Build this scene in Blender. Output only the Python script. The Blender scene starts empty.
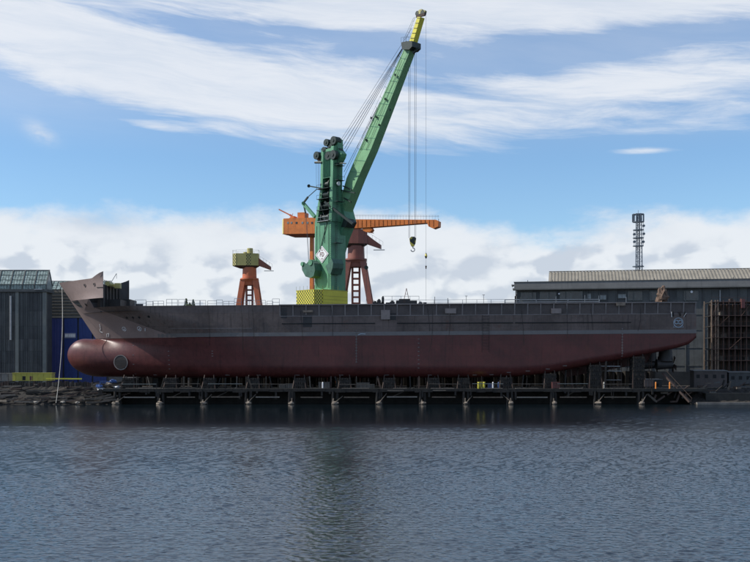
import bpy, bmesh, math, random
from math import sin, cos, pi, sqrt, radians
from mathutils import Vector
random.seed(7)
R = random.Random(11)
S = bpy.context.scene
COL = S.collection

# ------------------------------------------------------------------ camera
F = 1030.0; CX = 375.0; HY = 364.0; H = 8.0          # focal length (px of a 750 wide frame), horizon row, eye height
cd = bpy.data.cameras.new("camera"); cam = bpy.data.objects.new("camera", cd); COL.objects.link(cam)
cam.location = (0, 0, H); cam.rotation_euler = (pi/2, 0, 0)
cd.sensor_width = 36; cd.lens = 36*F/750; cd.shift_y = (HY-281)/750
cd.clip_start = 0.5; cd.clip_end = 20000
S.camera = cam

# ------------------------------------------------------------------ world and sun
SUN = Vector((-.745, -.03, .66)).normalized()
elev = math.asin(SUN.z); azim = math.atan2(SUN.x, SUN.y)
w = bpy.data.worlds.new("World"); S.world = w; w.use_nodes = True
nt = w.node_tree; nt.nodes.clear()

class N:
    """tiny node-expression helper"""
    def __init__(s, nt): s.nt = nt
    def new(s, t, **k):
        n = s.nt.nodes.new(t)
        for a, b in k.items(): setattr(n, a, b)
        return n
    def put(s, sock, v):
        if isinstance(v, bpy.types.NodeSocket): s.nt.links.new(v, sock)
        elif v is not None: sock.default_value = v
    def m(s, op, a, b=None, c=None, clamp=False):
        n = s.new('ShaderNodeMath', operation=op, use_clamp=clamp)
        s.put(n.inputs[0], a); s.put(n.inputs[1], b)
        if c is not None: s.put(n.inputs[2], c)
        return n.outputs[0]
    def ss(s, x, a, b):
        n = s.new('ShaderNodeMapRange', interpolation_type='SMOOTHSTEP')
        s.put(n.inputs[0], x); n.inputs[1].default_value = a; n.inputs[2].default_value = b
        return n.outputs[0]
    def xyz(s, x, y, z):
        n = s.new('ShaderNodeCombineXYZ'); s.put(n.inputs[0], x); s.put(n.inputs[1], y); s.put(n.inputs[2], z); return n.outputs[0]
    def sep(s, v):
        n = s.new('ShaderNodeSeparateXYZ'); s.put(n.inputs[0], v); return n.outputs
    def noise(s, v, scale, detail=4, rough=.5, dist=0, dim='3D'):
        n = s.new('ShaderNodeTexNoise', noise_dimensions=dim); s.put(n.inputs['Vector'], v)
        n.inputs['Scale'].default_value = scale; n.inputs['Detail'].default_value = detail
        n.inputs['Roughness'].default_value = rough; n.inputs['Distortion'].default_value = dist
        return n.outputs[0]
    def mix(s, f, a, b):
        n = s.new('ShaderNodeMix', data_type='RGBA'); s.put(n.inputs[0], f)
        for i, v in ((6, a), (7, b)):
            if not isinstance(v, bpy.types.NodeSocket): v = (*v, 1) if len(v) == 3 else v
            s.put(n.inputs[i], v)
        return n.outputs[2]

g = N(nt)
sky = g.new('ShaderNodeTexSky', sky_type='NISHITA', sun_disc=False, sun_elevation=elev, sun_rotation=azim)
sky.air_density = 1.0; sky.dust_density = 0.25; sky.ozone_density = 1.6; sky.altitude = 0
SKY = .13
tc = g.new('ShaderNodeTexCoord').outputs['Generated']
dx, dy, dz = g.sep(tc)
az = g.m('ARCTAN2', dx, dy)                                    # 0 straight ahead
el = g.m('ARCSINE', dz)
zz = g.m('MAXIMUM', g.m('ADD', dz, .035), .02)
pu = g.m('DIVIDE', dx, zz); pv = g.m('DIVIDE', dy, zz)        # flat cloud deck seen in perspective
# high thin cloud: streaks on the deck
def blob(a0, e0, ra, re, tilt=0.0):
    da = g.m('SUBTRACT', az, a0); de = g.m('SUBTRACT', g.m('SUBTRACT', el, e0), g.m('MULTIPLY', da, tilt))
    q = g.m('ADD', g.m('POWER', g.m('ABSOLUTE', g.m('DIVIDE', da, ra)), 2), g.m('POWER', g.m('ABSOLUTE', g.m('DIVIDE', de, re)), 2))
    return g.m('EXPONENT', g.m('MULTIPLY', q, -1))
def A(px): return math.atan((px-CX)/F)
def E(py): return math.atan((HY-py)/F)
tl = g.m('ADD', el, g.m('MULTIPLY', az, .10))
wv_ = g.noise(g.xyz(g.m('MULTIPLY', az, 4), g.m('MULTIPLY', el, 9), 2.0), 1.0, 3, .5)
eu = g.m('ADD', tl, g.m('MULTIPLY', g.m('SUBTRACT', wv_, .5), .05))
n1 = g.noise(g.xyz(g.m('MULTIPLY', az, 2.6), g.m('MULTIPLY', eu, 15), .4), 1.0, 7, .6, .25)
n2 = g.noise(g.xyz(g.m('MULTIPLY', az, 7.0), g.m('MULTIPLY', eu, 62), 3.7), 1.0, 7, .66, .3)
base_h = g.m('MULTIPLY', g.ss(el, .175, .25), .17)
dens = g.m('ADD', g.m('ADD', g.m('MULTIPLY', n1, .95), g.m('MULTIPLY', n2, .66)), g.m('SUBTRACT', base_h, .85))
def addb(d, b, k): return g.m('ADD', d, g.m('MULTIPLY', b, k))
dens = addb(dens, blob(A(250), E(95), .26, .042, -.10), .42)
dens = addb(dens, blob(A(620), E(95), .22, .032, .10), .26)
dens = addb(dens, blob(A(80), E(50), .14, .04, -.1), .30)
dens = addb(dens, blob(A(470), E(8), .35, .022, .0), .34)
dens = addb(dens, blob(A(40), E(8), .15, .02, .0), .15)
dens = addb(dens, blob(A(590), E(18), .16, .02, .0), .18)
dens = addb(dens, blob(A(190), E(30), .10, .012, -.08), -.34)
dens = addb(dens, blob(A(390), E(38), .06, .012, .1), -.22)
dens = addb(dens, blob(A(600), E(55), .12, .012, .05), -.26)
dens = addb(dens, blob(A(30), E(130), .16, .035, -.25), -.42)
dens = addb(dens, blob(A(700), E(185), .25, .03, 0), -.25)
dens = addb(dens, blob(A(645), E(158), .032, .0035, 0), .40)
dens = addb(dens, blob(A(160), E(133), .040, .005, -.1), .30)
cir = g.m('MULTIPLY', g.ss(dens, .04, .50), .9)
# heaped cloud bank low down
bank = g.xyz(g.m('MULTIPLY', az, 6.5), g.m('MULTIPLY', el, 13.0), 1.3)
b1 = g.noise(bank, 1.3, 7, .58, .15)
b2 = g.noise(bank, 4.2, 6, .62, .3)
edge = g.m('ADD', g.m('ADD', el, g.m('MULTIPLY', g.m('SUBTRACT', b1, .5), -.07)), g.m('MULTIPLY', g.m('SUBTRACT', b2, .5), -.018))
edge = g.m('ADD', edge, g.m('MULTIPLY', blob(A(540), E(235), .12, .05), .016))
cir = g.m('MAXIMUM', cir, g.m('MULTIPLY', g.ss(el, .19, .26), g.m('MULTIPLY', n1, .45)))
cum = g.m('MULTIPLY', g.ss(edge, .153, .128), .93)
cum = g.m('MAXIMUM', cum, g.m('MULTIPLY', blob(A(40), E(144), .013, .0075, -.3), g.m('MULTIPLY', g.ss(b2, .3, .65), .62)))
cum = g.m('MAXIMUM', cum, g.m('MULTIPLY', g.ss(g.m('ADD', blob(A(580), E(237), .05, .007), g.m('MULTIPLY', g.m('SUBTRACT', b2, .5), 1.0)), .5, 1.0), .5))
# heaped heads in the lower bank, lit from the left above
def vor(off):
    wx = g.noise(g.xyz(g.m('MULTIPLY', az, 22), g.m('MULTIPLY', el, 30), 5.0+0*off), 1.0, 4, .6)
    p = g.xyz(g.m('ADD', g.m('ADD', g.m('MULTIPLY', az, 23), -off*.34), g.m('MULTIPLY', wx, .9)), g.m('ADD', g.m('ADD', g.m('MULTIPLY', el, 38), off*.42), g.m('MULTIPLY', wx, .7)), 1.0)
    n = g.new('ShaderNodeTexVoronoi', feature='SMOOTH_F1', voronoi_dimensions='2D'); g.put(n.inputs['Vector'], p)
    n.inputs['Scale'].default_value = 1.0; n.inputs['Detail'].default_value = 2.5; n.inputs['Roughness'].default_value = .45; n.inputs['Smoothness'].default_value = .55
    return n.outputs['Distance']
v0 = vor(0); v1 = vor(1)
relief = g.m('MULTIPLY', g.m('SUBTRACT', v1, v0), 1.9)
low = g.ss(g.m('ADD', el, g.m('MULTIPLY', g.m('SUBTRACT', b1, .5), .10)), .122, .082)
dn = g.noise(bank, 2.2, 6, .58, .25)
tone = g.m('ADD', g.m('ADD', g.m('MULTIPLY', g.m('SUBTRACT', dn, .5), -1.25), g.m('MULTIPLY', low, g.m('SUBTRACT', relief, .12))), .80)
for (px, py, ra, re, k) in ((105, 226, .028, .010, -.50), (165, 250, .02, .008, -.34), (480, 266, .05, .016, -.42), (590, 238, .05, .009, -.22), (70, 245, .1, .012, .2), (545, 250, .05, .012, .15), (590, 262, .05, .01, -.2)):
    tone = addb(tone, blob(A(px), E(py), ra, re), k)
tone = g.ss(tone, .02, 1.0)
ccol = g.mix(tone, (.60, .655, .745), (.84, .87, .91))
skyc = g.new('ShaderNodeVectorMath', operation='MULTIPLY'); g.put(skyc.inputs[0], sky.outputs[0]); skyc.inputs[1].default_value = (SKY*.82, SKY*1.0, SKY*1.15)
cirt = g.mix(g.ss(n2, .3, .7), (.72, .78, .87), (.85, .88, .93))
c = g.mix(cir, skyc.outputs[0], cirt)
c = g.mix(cum, c, ccol)
bg = g.new('ShaderNodeBackground'); g.put(bg.inputs[0], c); bg.inputs[1].default_value = 1.0
out = g.new('ShaderNodeOutputWorld'); nt.links.new(bg.outputs[0], out.inputs[0])

sd = bpy.data.lights.new("sun", 'SUN'); sd.energy = 5.0; sd.angle = radians(.5); sd.color = (1, .95, .87)
so = bpy.data.objects.new("sun", sd); COL.objects.link(so); so.location = (-60, 100, 120)
so.rotation_euler = SUN.to_track_quat('Z', 'Y').to_euler()
S.view_settings.view_transform = 'Standard'; S.view_settings.look = 'None'
S.view_settings.exposure = 0.0; S.view_settings.gamma = 1

# ------------------------------------------------------------------ helpers
def at(px, py, Y):
    """world point seen at photo pixel (px,py) at distance Y"""
    return Vector(((px-CX)*Y/F, Y, H+(HY-py)*Y/F))

def root_of(o):
    while o.parent: o = o.parent
    return o
def thing(name, label, cat, loc, rotz=0.0, group=None, kind=None):
    o = bpy.data.objects.new(name, None); COL.objects.link(o)
    o.location = loc; o.rotation_euler = (0, 0, rotz); o.empty_display_size = .5
    if kind: o['kind'] = kind
    tag(o, label, cat, group)
    return o
def tag(o, label=None, cat=None, group=None):
    if label: o['label'] = label
    if cat: o['category'] = cat
    if group: o['group'] = group
    return o

class MB:
    def __init__(s, xf=None): s.v = []; s.f = []; s.mi = []; s.xf = xf; s.m = 0
    def add(s, vs, fs):
        b = len(s.v)
        s.v += [s.xf(Vector(p)) if s.xf else Vector(p) for p in vs]
        for f in fs: s.f.append([b+i for i in f]); s.mi.append(s.m)
        return s
    def box(s, a, b):
        x0, y0, z0 = a; x1, y1, z1 = b
        return s.add([(x0,y0,z0),(x1,y0,z0),(x1,y1,z0),(x0,y1,z0),(x0,y0,z1),(x1,y0,z1),(x1,y1,z1),(x0,y1,z1)],
              [(0,3,2,1),(4,5,6,7),(0,1,5,4),(1,2,6,5),(2,3,7,6),(3,0,4,7)])
    def bar(s, p, q, w=.1, h=None, up=(0,0,1)):
        p = Vector(p); q = Vector(q); d = (q-p); 
        if d.length < 1e-6: return s
        d.normalize(); up = Vector(up)
        if abs(d.dot(up)) > .97: up = Vector((0,1,0))
        a = d.cross(up).normalized(); b = a.cross(d); h = w if h is None else h
        vs = []
        for c in (p, q):
            for i, j in ((-1,-1),(1,-1),(1,1),(-1,1)): vs.append(c+a*(i*w/2)+b*(j*h/2))
        return s.add(vs, [(0,3,2,1),(4,5,6,7),(0,1,5,4),(1,2,6,5),(2,3,7,6),(3,0,4,7)])
    def cyl(s, p, q, r, r2=None, n=12):
        p = Vector(p); q = Vector(q); d = (q-p).normalized(); r2 = r if r2 is None else r2
        up = Vector((0,0,1)) if abs(d.z) < .97 else Vector((0,1,0))
        a = d.cross(up).normalized(); b = a.cross(d)
        vs = [p+(a*cos(2*pi*i/n)+b*sin(2*pi*i/n))*r for i in range(n)]+[q+(a*cos(2*pi*i/n)+b*sin(2*pi*i/n))*r2 for i in range(n)]
        return s.add(vs, [(i,(i+1)%n,n+(i+1)%n,n+i) for i in range(n)]+[tuple(range(n-1,-1,-1)), tuple(range(n,2*n))])
    def ring(s, c, nrm, r, t, n=24, th=.04):
        """flat ring of tube section"""
        c = Vector(c); d = Vector(nrm).normalized(); up = Vector((0,0,1)) if abs(d.z) < .9 else Vector((0,1,0))
        a = d.cross(up).normalized(); b = a.cross(d); vs = []; fs = []
        for i in range(n):
            e = a*cos(2*pi*i/n)+b*sin(2*pi*i/n)
            vs += [c+e*(r-t)-d*th, c+e*r-d*th, c+e*r+d*th, c+e*(r-t)+d*th]
        for i in range(n):
            j = (i+1)%n
            for k in range(4): fs.append((4*i+k, 4*i+(k+1)%4, 4*j+(k+1)%4, 4*j+k))
        return s.add(vs, fs)
    def prism(s, A_, B_):
        n = len(A_)
        return s.add(list(A_)+list(B_), [(i,(i+1)%n,n+(i+1)%n,n+i) for i in range(n)]+[tuple(range(n-1,-1,-1)), tuple(range(n,2*n))])
    def line(s, pts, r=.05, n=5):
        for a, b in zip(pts[:-1], pts[1:]): s.cyl(a, b, r, n=n)
        return s
    def build(s, name, mats, parent=None, smooth=None, label=None, kind=None, pivot=None):
        mats = mats if isinstance(mats, (list, tuple)) else [mats]
        me = bpy.data.meshes.new(name)
        if parent:
            r = root_of(parent); L = r.location; c_, s_ = cos(-r.rotation_euler.z), sin(-r.rotation_euler.z)
            vs = []
            for v in s.v:
                x, y = v.x-L.x, v.y-L.y
                vs.append((x*c_-y*s_, x*s_+y*c_, v.z-L.z))
        elif pivot is not None: vs = [tuple(v-Vector(pivot)) for v in s.v]
        else: vs = [tuple(v) for v in s.v]
        me.from_pydata(vs, [], s.f)
        for m_ in mats: me.materials.append(m_)
        me.polygons.foreach_set('material_index', s.mi)
        bm = bmesh.new(); bm.from_mesh(me); bmesh.ops.recalc_face_normals(bm, faces=bm.faces); bm.to_mesh(me); bm.free()
        if smooth is not None:
            me.polygons.foreach_set('use_smooth', [True]*len(me.polygons))
            me.set_sharp_from_angle(angle=radians(smooth))
        o = bpy.data.objects.new(name, me); COL.objects.link(o)
        if parent: o.parent = parent
        elif pivot is not None: o.location = pivot
        if kind: o['kind'] = kind
        if label: o['label'] = label
        return o

def copy_tree(o, parent=None):
    c_ = o.copy(); COL.objects.link(c_); c_.parent = parent
    for ch in list(o.children): copy_tree(ch, c_)
    return c_

MATS = {}
def mat(name, col, rough=.6, metal=0.0, var=.25, scale=.6, streak=0.0, rust=0.0, bump=.15, col2=None, spec=.5, extra=None, rustcol=(.10,.035,.015)):
    if name in MATS: return MATS[name]
    m_ = bpy.data.materials.new(name); m_.use_nodes = True; t = m_.node_tree; h = N(t)
    bs = t.nodes['Principled BSDF']
    oc = h.new('ShaderNodeTexCoord').outputs['Object']
    a = h.noise(oc, scale, 6, .6); b = h.noise(oc, scale*9, 4, .6)
    lo = tuple(x*(1-var) for x in col); hi = tuple(min(1, x*(1+var)) for x in (col2 or col))
    f = h.m('ADD', h.m('MULTIPLY', a, .7), h.m('MULTIPLY', b, .3))
    cc = h.mix(h.ss(f, .32, .68), lo, hi)
    if streak:
        mp = h.new('ShaderNodeMapping'); h.put(mp.inputs[0], oc); mp.inputs['Scale'].default_value = (1.3, 1.3, .09)
        st = h.noise(mp.outputs[0], 1.6, 5, .6)
        cc = h.mix(h.m('MULTIPLY', h.ss(st, .52, .72), streak), cc, tuple(x*.35 for x in col))
    if rust:
        rn = h.noise(oc, scale*3.1, 8, .7, .4)
        cc = h.mix(h.m('MULTIPLY', h.ss(rn, .56, .68), rust), cc, rustcol)
    if extra: cc = extra(h, oc, cc)
    h.put(bs.inputs['Base Color'], cc)
    bs.inputs['Metallic'].default_value = metal; bs.inputs['Specular IOR Level'].default_value = spec
    h.put(bs.inputs['Roughness'], h.m('ADD', h.m('MULTIPLY', b, .2), rough-.1))
    if bump:
        bp = h.new('ShaderNodeBump'); bp.inputs['Strength'].default_value = bump; bp.inputs['Distance'].default_value = .08
        h.put(bp.inputs['Height'], f); t.links.new(bp.outputs[0], bs.inputs['Normal'])
    MATS[name] = m_
    return m_

# ------------------------------------------------------------------ materials
def seams(sx, sz, dark, amt, w=.03):
    """welded plate seams: thin lines every sx by sz metres"""
    def f(h, oc, cc):
        x, y, z = h.sep(oc)
        mp = h.new('ShaderNodeTexBrick'); h.put(mp.inputs['Vector'], h.xyz(x, z, 0))
        mp.inputs['Scale'].default_value = 1; mp.inputs['Brick Width'].default_value = sx; mp.inputs['Row Height'].default_value = sz
        mp.inputs['Mortar Size'].default_value = w; mp.inputs['Mortar Smooth'].default_value = .6; mp.inputs['Bias'].default_value = 0
        mp.inputs['Color1'].default_value = (.9,.9,.9,1); mp.inputs['Color2'].default_value = (1.1,1.1,1.1,1); mp.inputs['Mortar'].default_value = (1,1,1,1)
        n = h.new('ShaderNodeMix', data_type='RGBA', blend_type='MULTIPLY'); n.inputs[0].default_value = .6
        h.put(n.inputs[6], cc); h.put(n.inputs[7], mp.outputs['Color'])
        return h.mix(h.m('MULTIPLY', mp.outputs['Fac'], amt), n.outputs[2], dark)
    return f
M_HGREY = mat('hull_grey_primer', (.128,.100,.090), .66, var=.30, scale=.16, streak=.6, rust=.5, bump=.5, spec=.3, extra=seams(9.0, 2.6, (.045,.036,.04), .7), rustcol=(.13,.07,.055))
M_HRED = mat('hull_red_antifouling', (.092,.024,.022), .42, var=.30, scale=.14, streak=.5, rust=.3, bump=.5, spec=.42, extra=seams(8.0, 2.2, (.03,.012,.013), .6))
M_BOW = mat('bow_brown_primer', (.24,.18,.165), .6, var=.12, scale=.3, rust=.15, bump=.2)
M_HBAND = mat('blue_grey_band_paint', (.15,.142,.14), .5, var=.12, scale=.2)
M_HDARK = mat('bare_and_unlit_dark_steel', (.03,.029,.029), .6, var=.4, scale=.5, rust=.4)  # bare steel; also stands for the unlit inside of the far bow wing
M_HBAY = mat('bulwark_bay_plate', (.074,.060,.056), .6, var=.25, scale=.4, rust=.2)
M_FRAME = mat('bulwark_frame_steel', (.18,.16,.155), .55, var=.2, scale=.6, rust=.25)
M_PATCH = mat('pale_brown_cover_plate', (.19,.165,.16), .6, var=.2, scale=.8)
M_WHITE = mat('white_marking_paint', (.72,.73,.74), .5, var=.1)
M_BLUEW = mat('pale_blue_marking_paint', (.36,.46,.55), .5, var=.1)
M_GREEN = mat('crane_green_paint', (.095,.265,.15), .5, var=.16, scale=.35, streak=.45, rust=.22, bump=.1)
M_BOOMG = mat('boom_light_green_paint', (.16,.35,.17), .5, var=.14, scale=.35, streak=.25, rust=.2, bump=.1)
M_GDARK = mat('greasy_dark_green_steel', (.012,.026,.021), .5, var=.3, scale=.8)
def checker(h, oc, cc):
    mp = h.new('ShaderNodeMapping'); h.put(mp.inputs[0], oc); mp.inputs['Rotation'].default_value = (0, 0, radians(CRANE_A)); 
    x, y, z = h.sep(mp.outputs[0])
    ch = h.new('ShaderNodeTexChecker'); h.put(ch.inputs[0], h.xyz(h.m('ADD', h.m('ADD', x, y), .013), h.m('ADD', z, .011), .5)); ch.inputs['Scale'].default_value = 2.4
    return h.mix(ch.outputs['Fac'], (.07,.07,.02), cc)
CRANE_A = 45
M_GMID = mat('shade_darkened_green', (.045,.115,.08), .5, var=.3, scale=.8, rust=.3)  # green darkened to put shade into the colour of the crane brackets
M_YEL = mat('crane_yellow_paint', (.62,.56,.05), .5, var=.1, scale=.3, rust=.06)
M_YCHK = mat('yellow_black_checker_paint', (.66,.60,.06), .5, var=.08, scale=.3, extra=checker)
M_YSHED = mat('dull_yellow_paint', (.42,.38,.06), .5, var=.15, scale=.3, rust=.1)
M_CREAM = mat('pale_yellow_paint', (.62,.50,.16), .5, var=.1)
M_KHAKI = mat('khaki_green_paint', (.40,.36,.13), .5, var=.15, scale=.4)
M_KCHK = mat('khaki_checker_paint', (.40,.36,.13), .5, var=.1, scale=.4, extra=checker)
M_OR = mat('crane_orange_paint', (.60,.17,.03), .55, var=.18, scale=.4, streak=.5, rust=.35)
M_ORR = mat('faded_red_orange_paint', (.48,.13,.055), .6, var=.15, scale=.3, streak=.3, rust=.12)
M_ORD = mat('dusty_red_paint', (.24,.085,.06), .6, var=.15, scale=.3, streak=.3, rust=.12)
M_WIRE = mat('steel_wire', (.06,.065,.075), .5, .3, var=.1, bump=0)
M_RAIL = mat('galvanised_rail', (.32,.33,.34), .5, .2, var=.15, bump=0)
M_RUSTY = mat('rusty_steel', (.05,.032,.025), .8, var=.4, scale=1.2)
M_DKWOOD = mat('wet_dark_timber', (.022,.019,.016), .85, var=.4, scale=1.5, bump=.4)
M_WOOD = mat('weathered_timber', (.10,.083,.066), .85, var=.35, scale=1.5, bump=.4)
M_PALEW = mat('bleached_timber', (.18,.15,.12), .85, var=.3, scale=1.5, bump=.4)
M_CONC = mat('stained_concrete', (.17,.16,.145), .9, var=.3, scale=.5, streak=.5, bump=.4)
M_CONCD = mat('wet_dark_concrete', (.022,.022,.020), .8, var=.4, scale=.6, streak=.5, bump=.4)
M_GROUND = mat('yard_gravel_ground', (.05,.046,.042), .95, spec=.1, var=.3, scale=.2, bump=.4)
M_WALL = mat('grey_cladding', (.085,.09,.088), .7, var=.2, scale=.3, streak=.4)
M_WALL2 = mat('brown_grey_boards', (.10,.092,.078), .8, var=.25, scale=.35, streak=.3)
M_PANELD = mat('dark_cladding', (.062,.065,.066), .7, var=.25, scale=.4, streak=.3)
M_PANELL = mat('patched_lighter_cladding', (.11,.112,.11), .7, var=.2, scale=.5)
M_COL = mat('grey_green_column', (.17,.18,.165), .7, var=.15, scale=.5, streak=.3)
M_ROOF = mat('fibre_cement_roof', (.20,.182,.148), .85, var=.18, scale=.3, streak=.3, bump=.3)
M_FASC = mat('grey_fascia', (.17,.17,.165), .6, var=.12, scale=.3, streak=.3)
M_WIN = mat('dusty_window_glass', (.05,.06,.065), .2, var=.3, scale=1.0, bump=0)
M_WINL = mat('pale_window_glass', (.20,.23,.24), .25, var=.25, scale=1.0, bump=0)
def grimy(h, oc, cc):
    vz = h.noise(oc, 1.7, 5, .7)
    return h.mix(h.ss(vz, .42, .6), cc, (.12,.17,.155))
M_GLASS = mat('weathered_roof_glazing', (.27,.34,.32), .35, var=.25, scale=1.2, bump=.1, extra=grimy)
M_MULL = mat('glazing_bar', (.06,.07,.07), .6, var=.2)
M_BLUE = mat('blue_door_paint', (.018,.045,.20), .5, var=.12, scale=.4, streak=.2)
M_BLUEL = mat('paler_blue_door_paint', (.075,.085,.24), .5, var=.12, scale=.4, streak=.2)
M_BLUET = mat('blue_tarpaulin', (.03,.075,.22), .5, var=.25, scale=1.5)
M_REDB = mat('faded_red_box_paint', (.13,.045,.042), .6, var=.2)
M_ORANGEB = mat('bright_orange_paint', (.75,.25,.04), .6, var=.2)
M_MAST = mat('galvanised_mast_steel', (.12,.15,.18), .5, .2, var=.1, bump=0)
M_BUSH = mat('faded_brown_netting', (.12,.078,.055), .9, var=.4, scale=2.5, bump=.5)
M_LEAF = mat('leaf_green', (.17,.21,.11), .7, var=.4, scale=1.0, bump=0)
M_BARK = mat('bark', (.08,.06,.045), .9, var=.3, bump=.3)
M_ROPE = mat('pale_rope', (.45,.43,.38), .8, var=.2, bump=0)
M_ROCK = mat('dark_rubble', (.022,.019,.016), .95, var=.4, scale=.8, bump=.5)
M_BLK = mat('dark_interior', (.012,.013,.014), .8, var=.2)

# ------------------------------------------------------------------ setting
FLOOR = 3.1
import numpy as np
def lee_edge(x, lib):
    """distance at which the wind-roughened water stops, short of the sheltered strip by the quay"""
    return 131+2.2*lib.sin(x*.11+1)+1.4*lib.sin(x*.31+2)+.7*lib.sin(x*.83)
def water():
    rg_ = np.random.RandomState(5); NW = 64
    lam = np.exp(rg_.uniform(np.log(.19), np.log(1.0), NW)); ang = rg_.normal(0.35, .75, NW); k = 2*np.pi/lam
    kx, ky = k*np.sin(ang), k*np.cos(ang); ph = rg_.uniform(0, 6.28, NW)
    amp = WAVE*np.sqrt(2/NW)/k*np.where(lam > .8, .7, 1.0)
    def sstep(t): t = np.clip(t, 0, 1); return t*t*(3-2*t)
    def height(X, Y, c):
        z = np.zeros_like(X)
        for q in range(NW):
          if lam[q] > 2.3*c: z += amp[q]*np.sin(kx[q]*X+ky[q]*Y+ph[q])
        z *= min(2.0, sqrt(NW/max(1, int((lam > 2.3*c).sum()))))*(1.0 if c < .12 else 1.15)
        gust = .5+.5*np.sin(X*.045+1.7*np.sin(Y*.06)+Y*.05)*np.sin(Y*.11-X*.02+1)
        rim = lee_edge(X, np)+46*sstep((X-20)/24)+3.5*np.sin(Y*.8+X*.06)+2.5*np.sin(Y*1.7-X*.11)
        calm = sstep((rim+8-Y)/16)
        return z*(.72+.5*gust)*(.06+.94*calm)
    V = []; Fc = []; nb = 0
    def patch(x0, x1, y0, y1, c):
        nonlocal nb
        nx, ny = int((x1-x0)/c), int((y1-y0)/c)
        X, Y = np.meshgrid(np.linspace(x0, x1, nx+1), np.linspace(y0, y1, ny+1)); Z = height(X, Y, c)
        V.append(np.stack([X.ravel(), Y.ravel(), Z.ravel()], 1))
        a = (np.arange(ny)[:, None]*(nx+1)+np.arange(nx)[None, :]).ravel()+nb
        Fc.append(np.stack([a, a+1, a+nx+2, a+nx+1], 1)); nb += (nx+1)*(ny+1)
    patch(-33, 33, 35, 74, .08); patch(-50, 50, 74, 122, .15); patch(-74, 74, 122, 186, .25)
    def flat(x0, x1, y0, y1):
        nonlocal nb
        V.append(np.array([(x0,y0,0),(x1,y0,0),(x1,y1,0),(x0,y1,0)], float)); Fc.append(np.array([[0,1,2,3]])+nb); nb += 4
    B = 2500
    V.append(np.array([(-90,30,-.16),(90,30,-.16),(90,200,-.16),(-90,200,-.16)], float)); Fc.append(np.array([[0,1,2,3]])+nb); nb += 4
    flat(-B, B, -1500, 35); flat(-B, -33, 35, 74); flat(33, B, 35, 74); flat(-B, -50, 74, 122); flat(50, B, 74, 122)
    flat(-B, -74, 122, 186); flat(74, B, 122, 186); flat(-B, B, 186, 212)
    V_ = np.concatenate(V); F_ = np.concatenate(Fc)
    me = bpy.data.meshes.new('water'); me.vertices.add(len(V_)); me.vertices.foreach_set('co', V_.ravel())
    me.loops.add(F_.size); me.loops.foreach_set('vertex_index', F_.ravel().astype(np.int32))
    me.polygons.add(len(F_)); me.polygons.foreach_set('loop_start', np.arange(len(F_), dtype=np.int32)*4)
    me.polygons.foreach_set('use_smooth', np.ones(len(F_), bool)); me.update(); me.validate()
    m_ = bpy.data.materials.new('harbour_water'); m_.use_nodes = True; t = m_.node_tree; h = N(t); bs = t.nodes['Principled BSDF']
    P = h.new('ShaderNodeNewGeometry').outputs['Position']; x, y, z = h.sep(P)
    far = h.m('MULTIPLY', h.ss(y, 20, 40), h.ss(y, 215, 110))
    w2 = h.noise(h.xyz(x, y, 0), 2.6, 3, .55); w3 = h.noise(h.xyz(x, y, 7.0), 7.0, 3, .6)
    bp = h.new('ShaderNodeBump'); bp.inputs['Strength'].default_value = 1.0; bp.inputs['Distance'].default_value = 1.0
    h.put(bp.inputs['Height'], h.m('MULTIPLY', h.m('ADD', h.m('MULTIPLY', w2, .012), h.m('MULTIPLY', w3, .010)), h.m('ADD', h.m('ADD', .12, h.m('MULTIPLY', far, .88)), h.m('MULTIPLY', h.m('MULTIPLY', h.ss(x, 24, 46), h.ss(h.m('SUBTRACT', y, h.m('MULTIPLY', h.ss(x, 50, 62), 40)), 200, 175)), h.m('ADD', h.m('MULTIPLY', h.ss(y, 110, 145), 2.2), h.m('MULTIPLY', h.m('MULTIPLY', h.ss(x, 52, 62), h.ss(y, 140, 170)), 6))))))
    t.links.new(bp.outputs[0], bs.inputs['Normal'])
    h.put(bs.inputs['Base Color'], (.005,.010,.014,1)); h.put(bs.inputs['Roughness'], h.m('ADD', .10, h.m('MULTIPLY', h.ss(y, 55, 120), h.m('MULTIPLY', h.m('MAXIMUM', h.ss(y, 150, 122), h.m('MULTIPLY', h.ss(x, 24, 46), h.ss(y, 196, 170))), .12))))
    bs.inputs['IOR'].default_value = 1.46
    me.materials.append(m_); o = bpy.data.objects.new('water', me); COL.objects.link(o); o['kind'] = 'structure'
WAVE = .135
water()
mb = MB(); mb.add([(-6000,213.5,FLOOR),(6000,213.5,FLOOR),(6000,9000,FLOOR),(-6000,9000,FLOOR)], [(0,1,2,3)])
o = mb.build('ground', M_GROUND); o['kind'] = 'structure'
# berth slab: a concrete deck carried on piles, open below
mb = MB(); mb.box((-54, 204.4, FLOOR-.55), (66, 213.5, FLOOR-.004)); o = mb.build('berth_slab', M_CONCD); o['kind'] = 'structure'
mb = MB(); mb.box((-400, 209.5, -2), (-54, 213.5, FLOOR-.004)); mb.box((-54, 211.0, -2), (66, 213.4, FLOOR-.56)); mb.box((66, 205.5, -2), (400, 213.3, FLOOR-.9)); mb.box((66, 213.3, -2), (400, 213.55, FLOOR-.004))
o = mb.build('quay_wall', M_CONCD); o['kind'] = 'structure'

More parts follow.
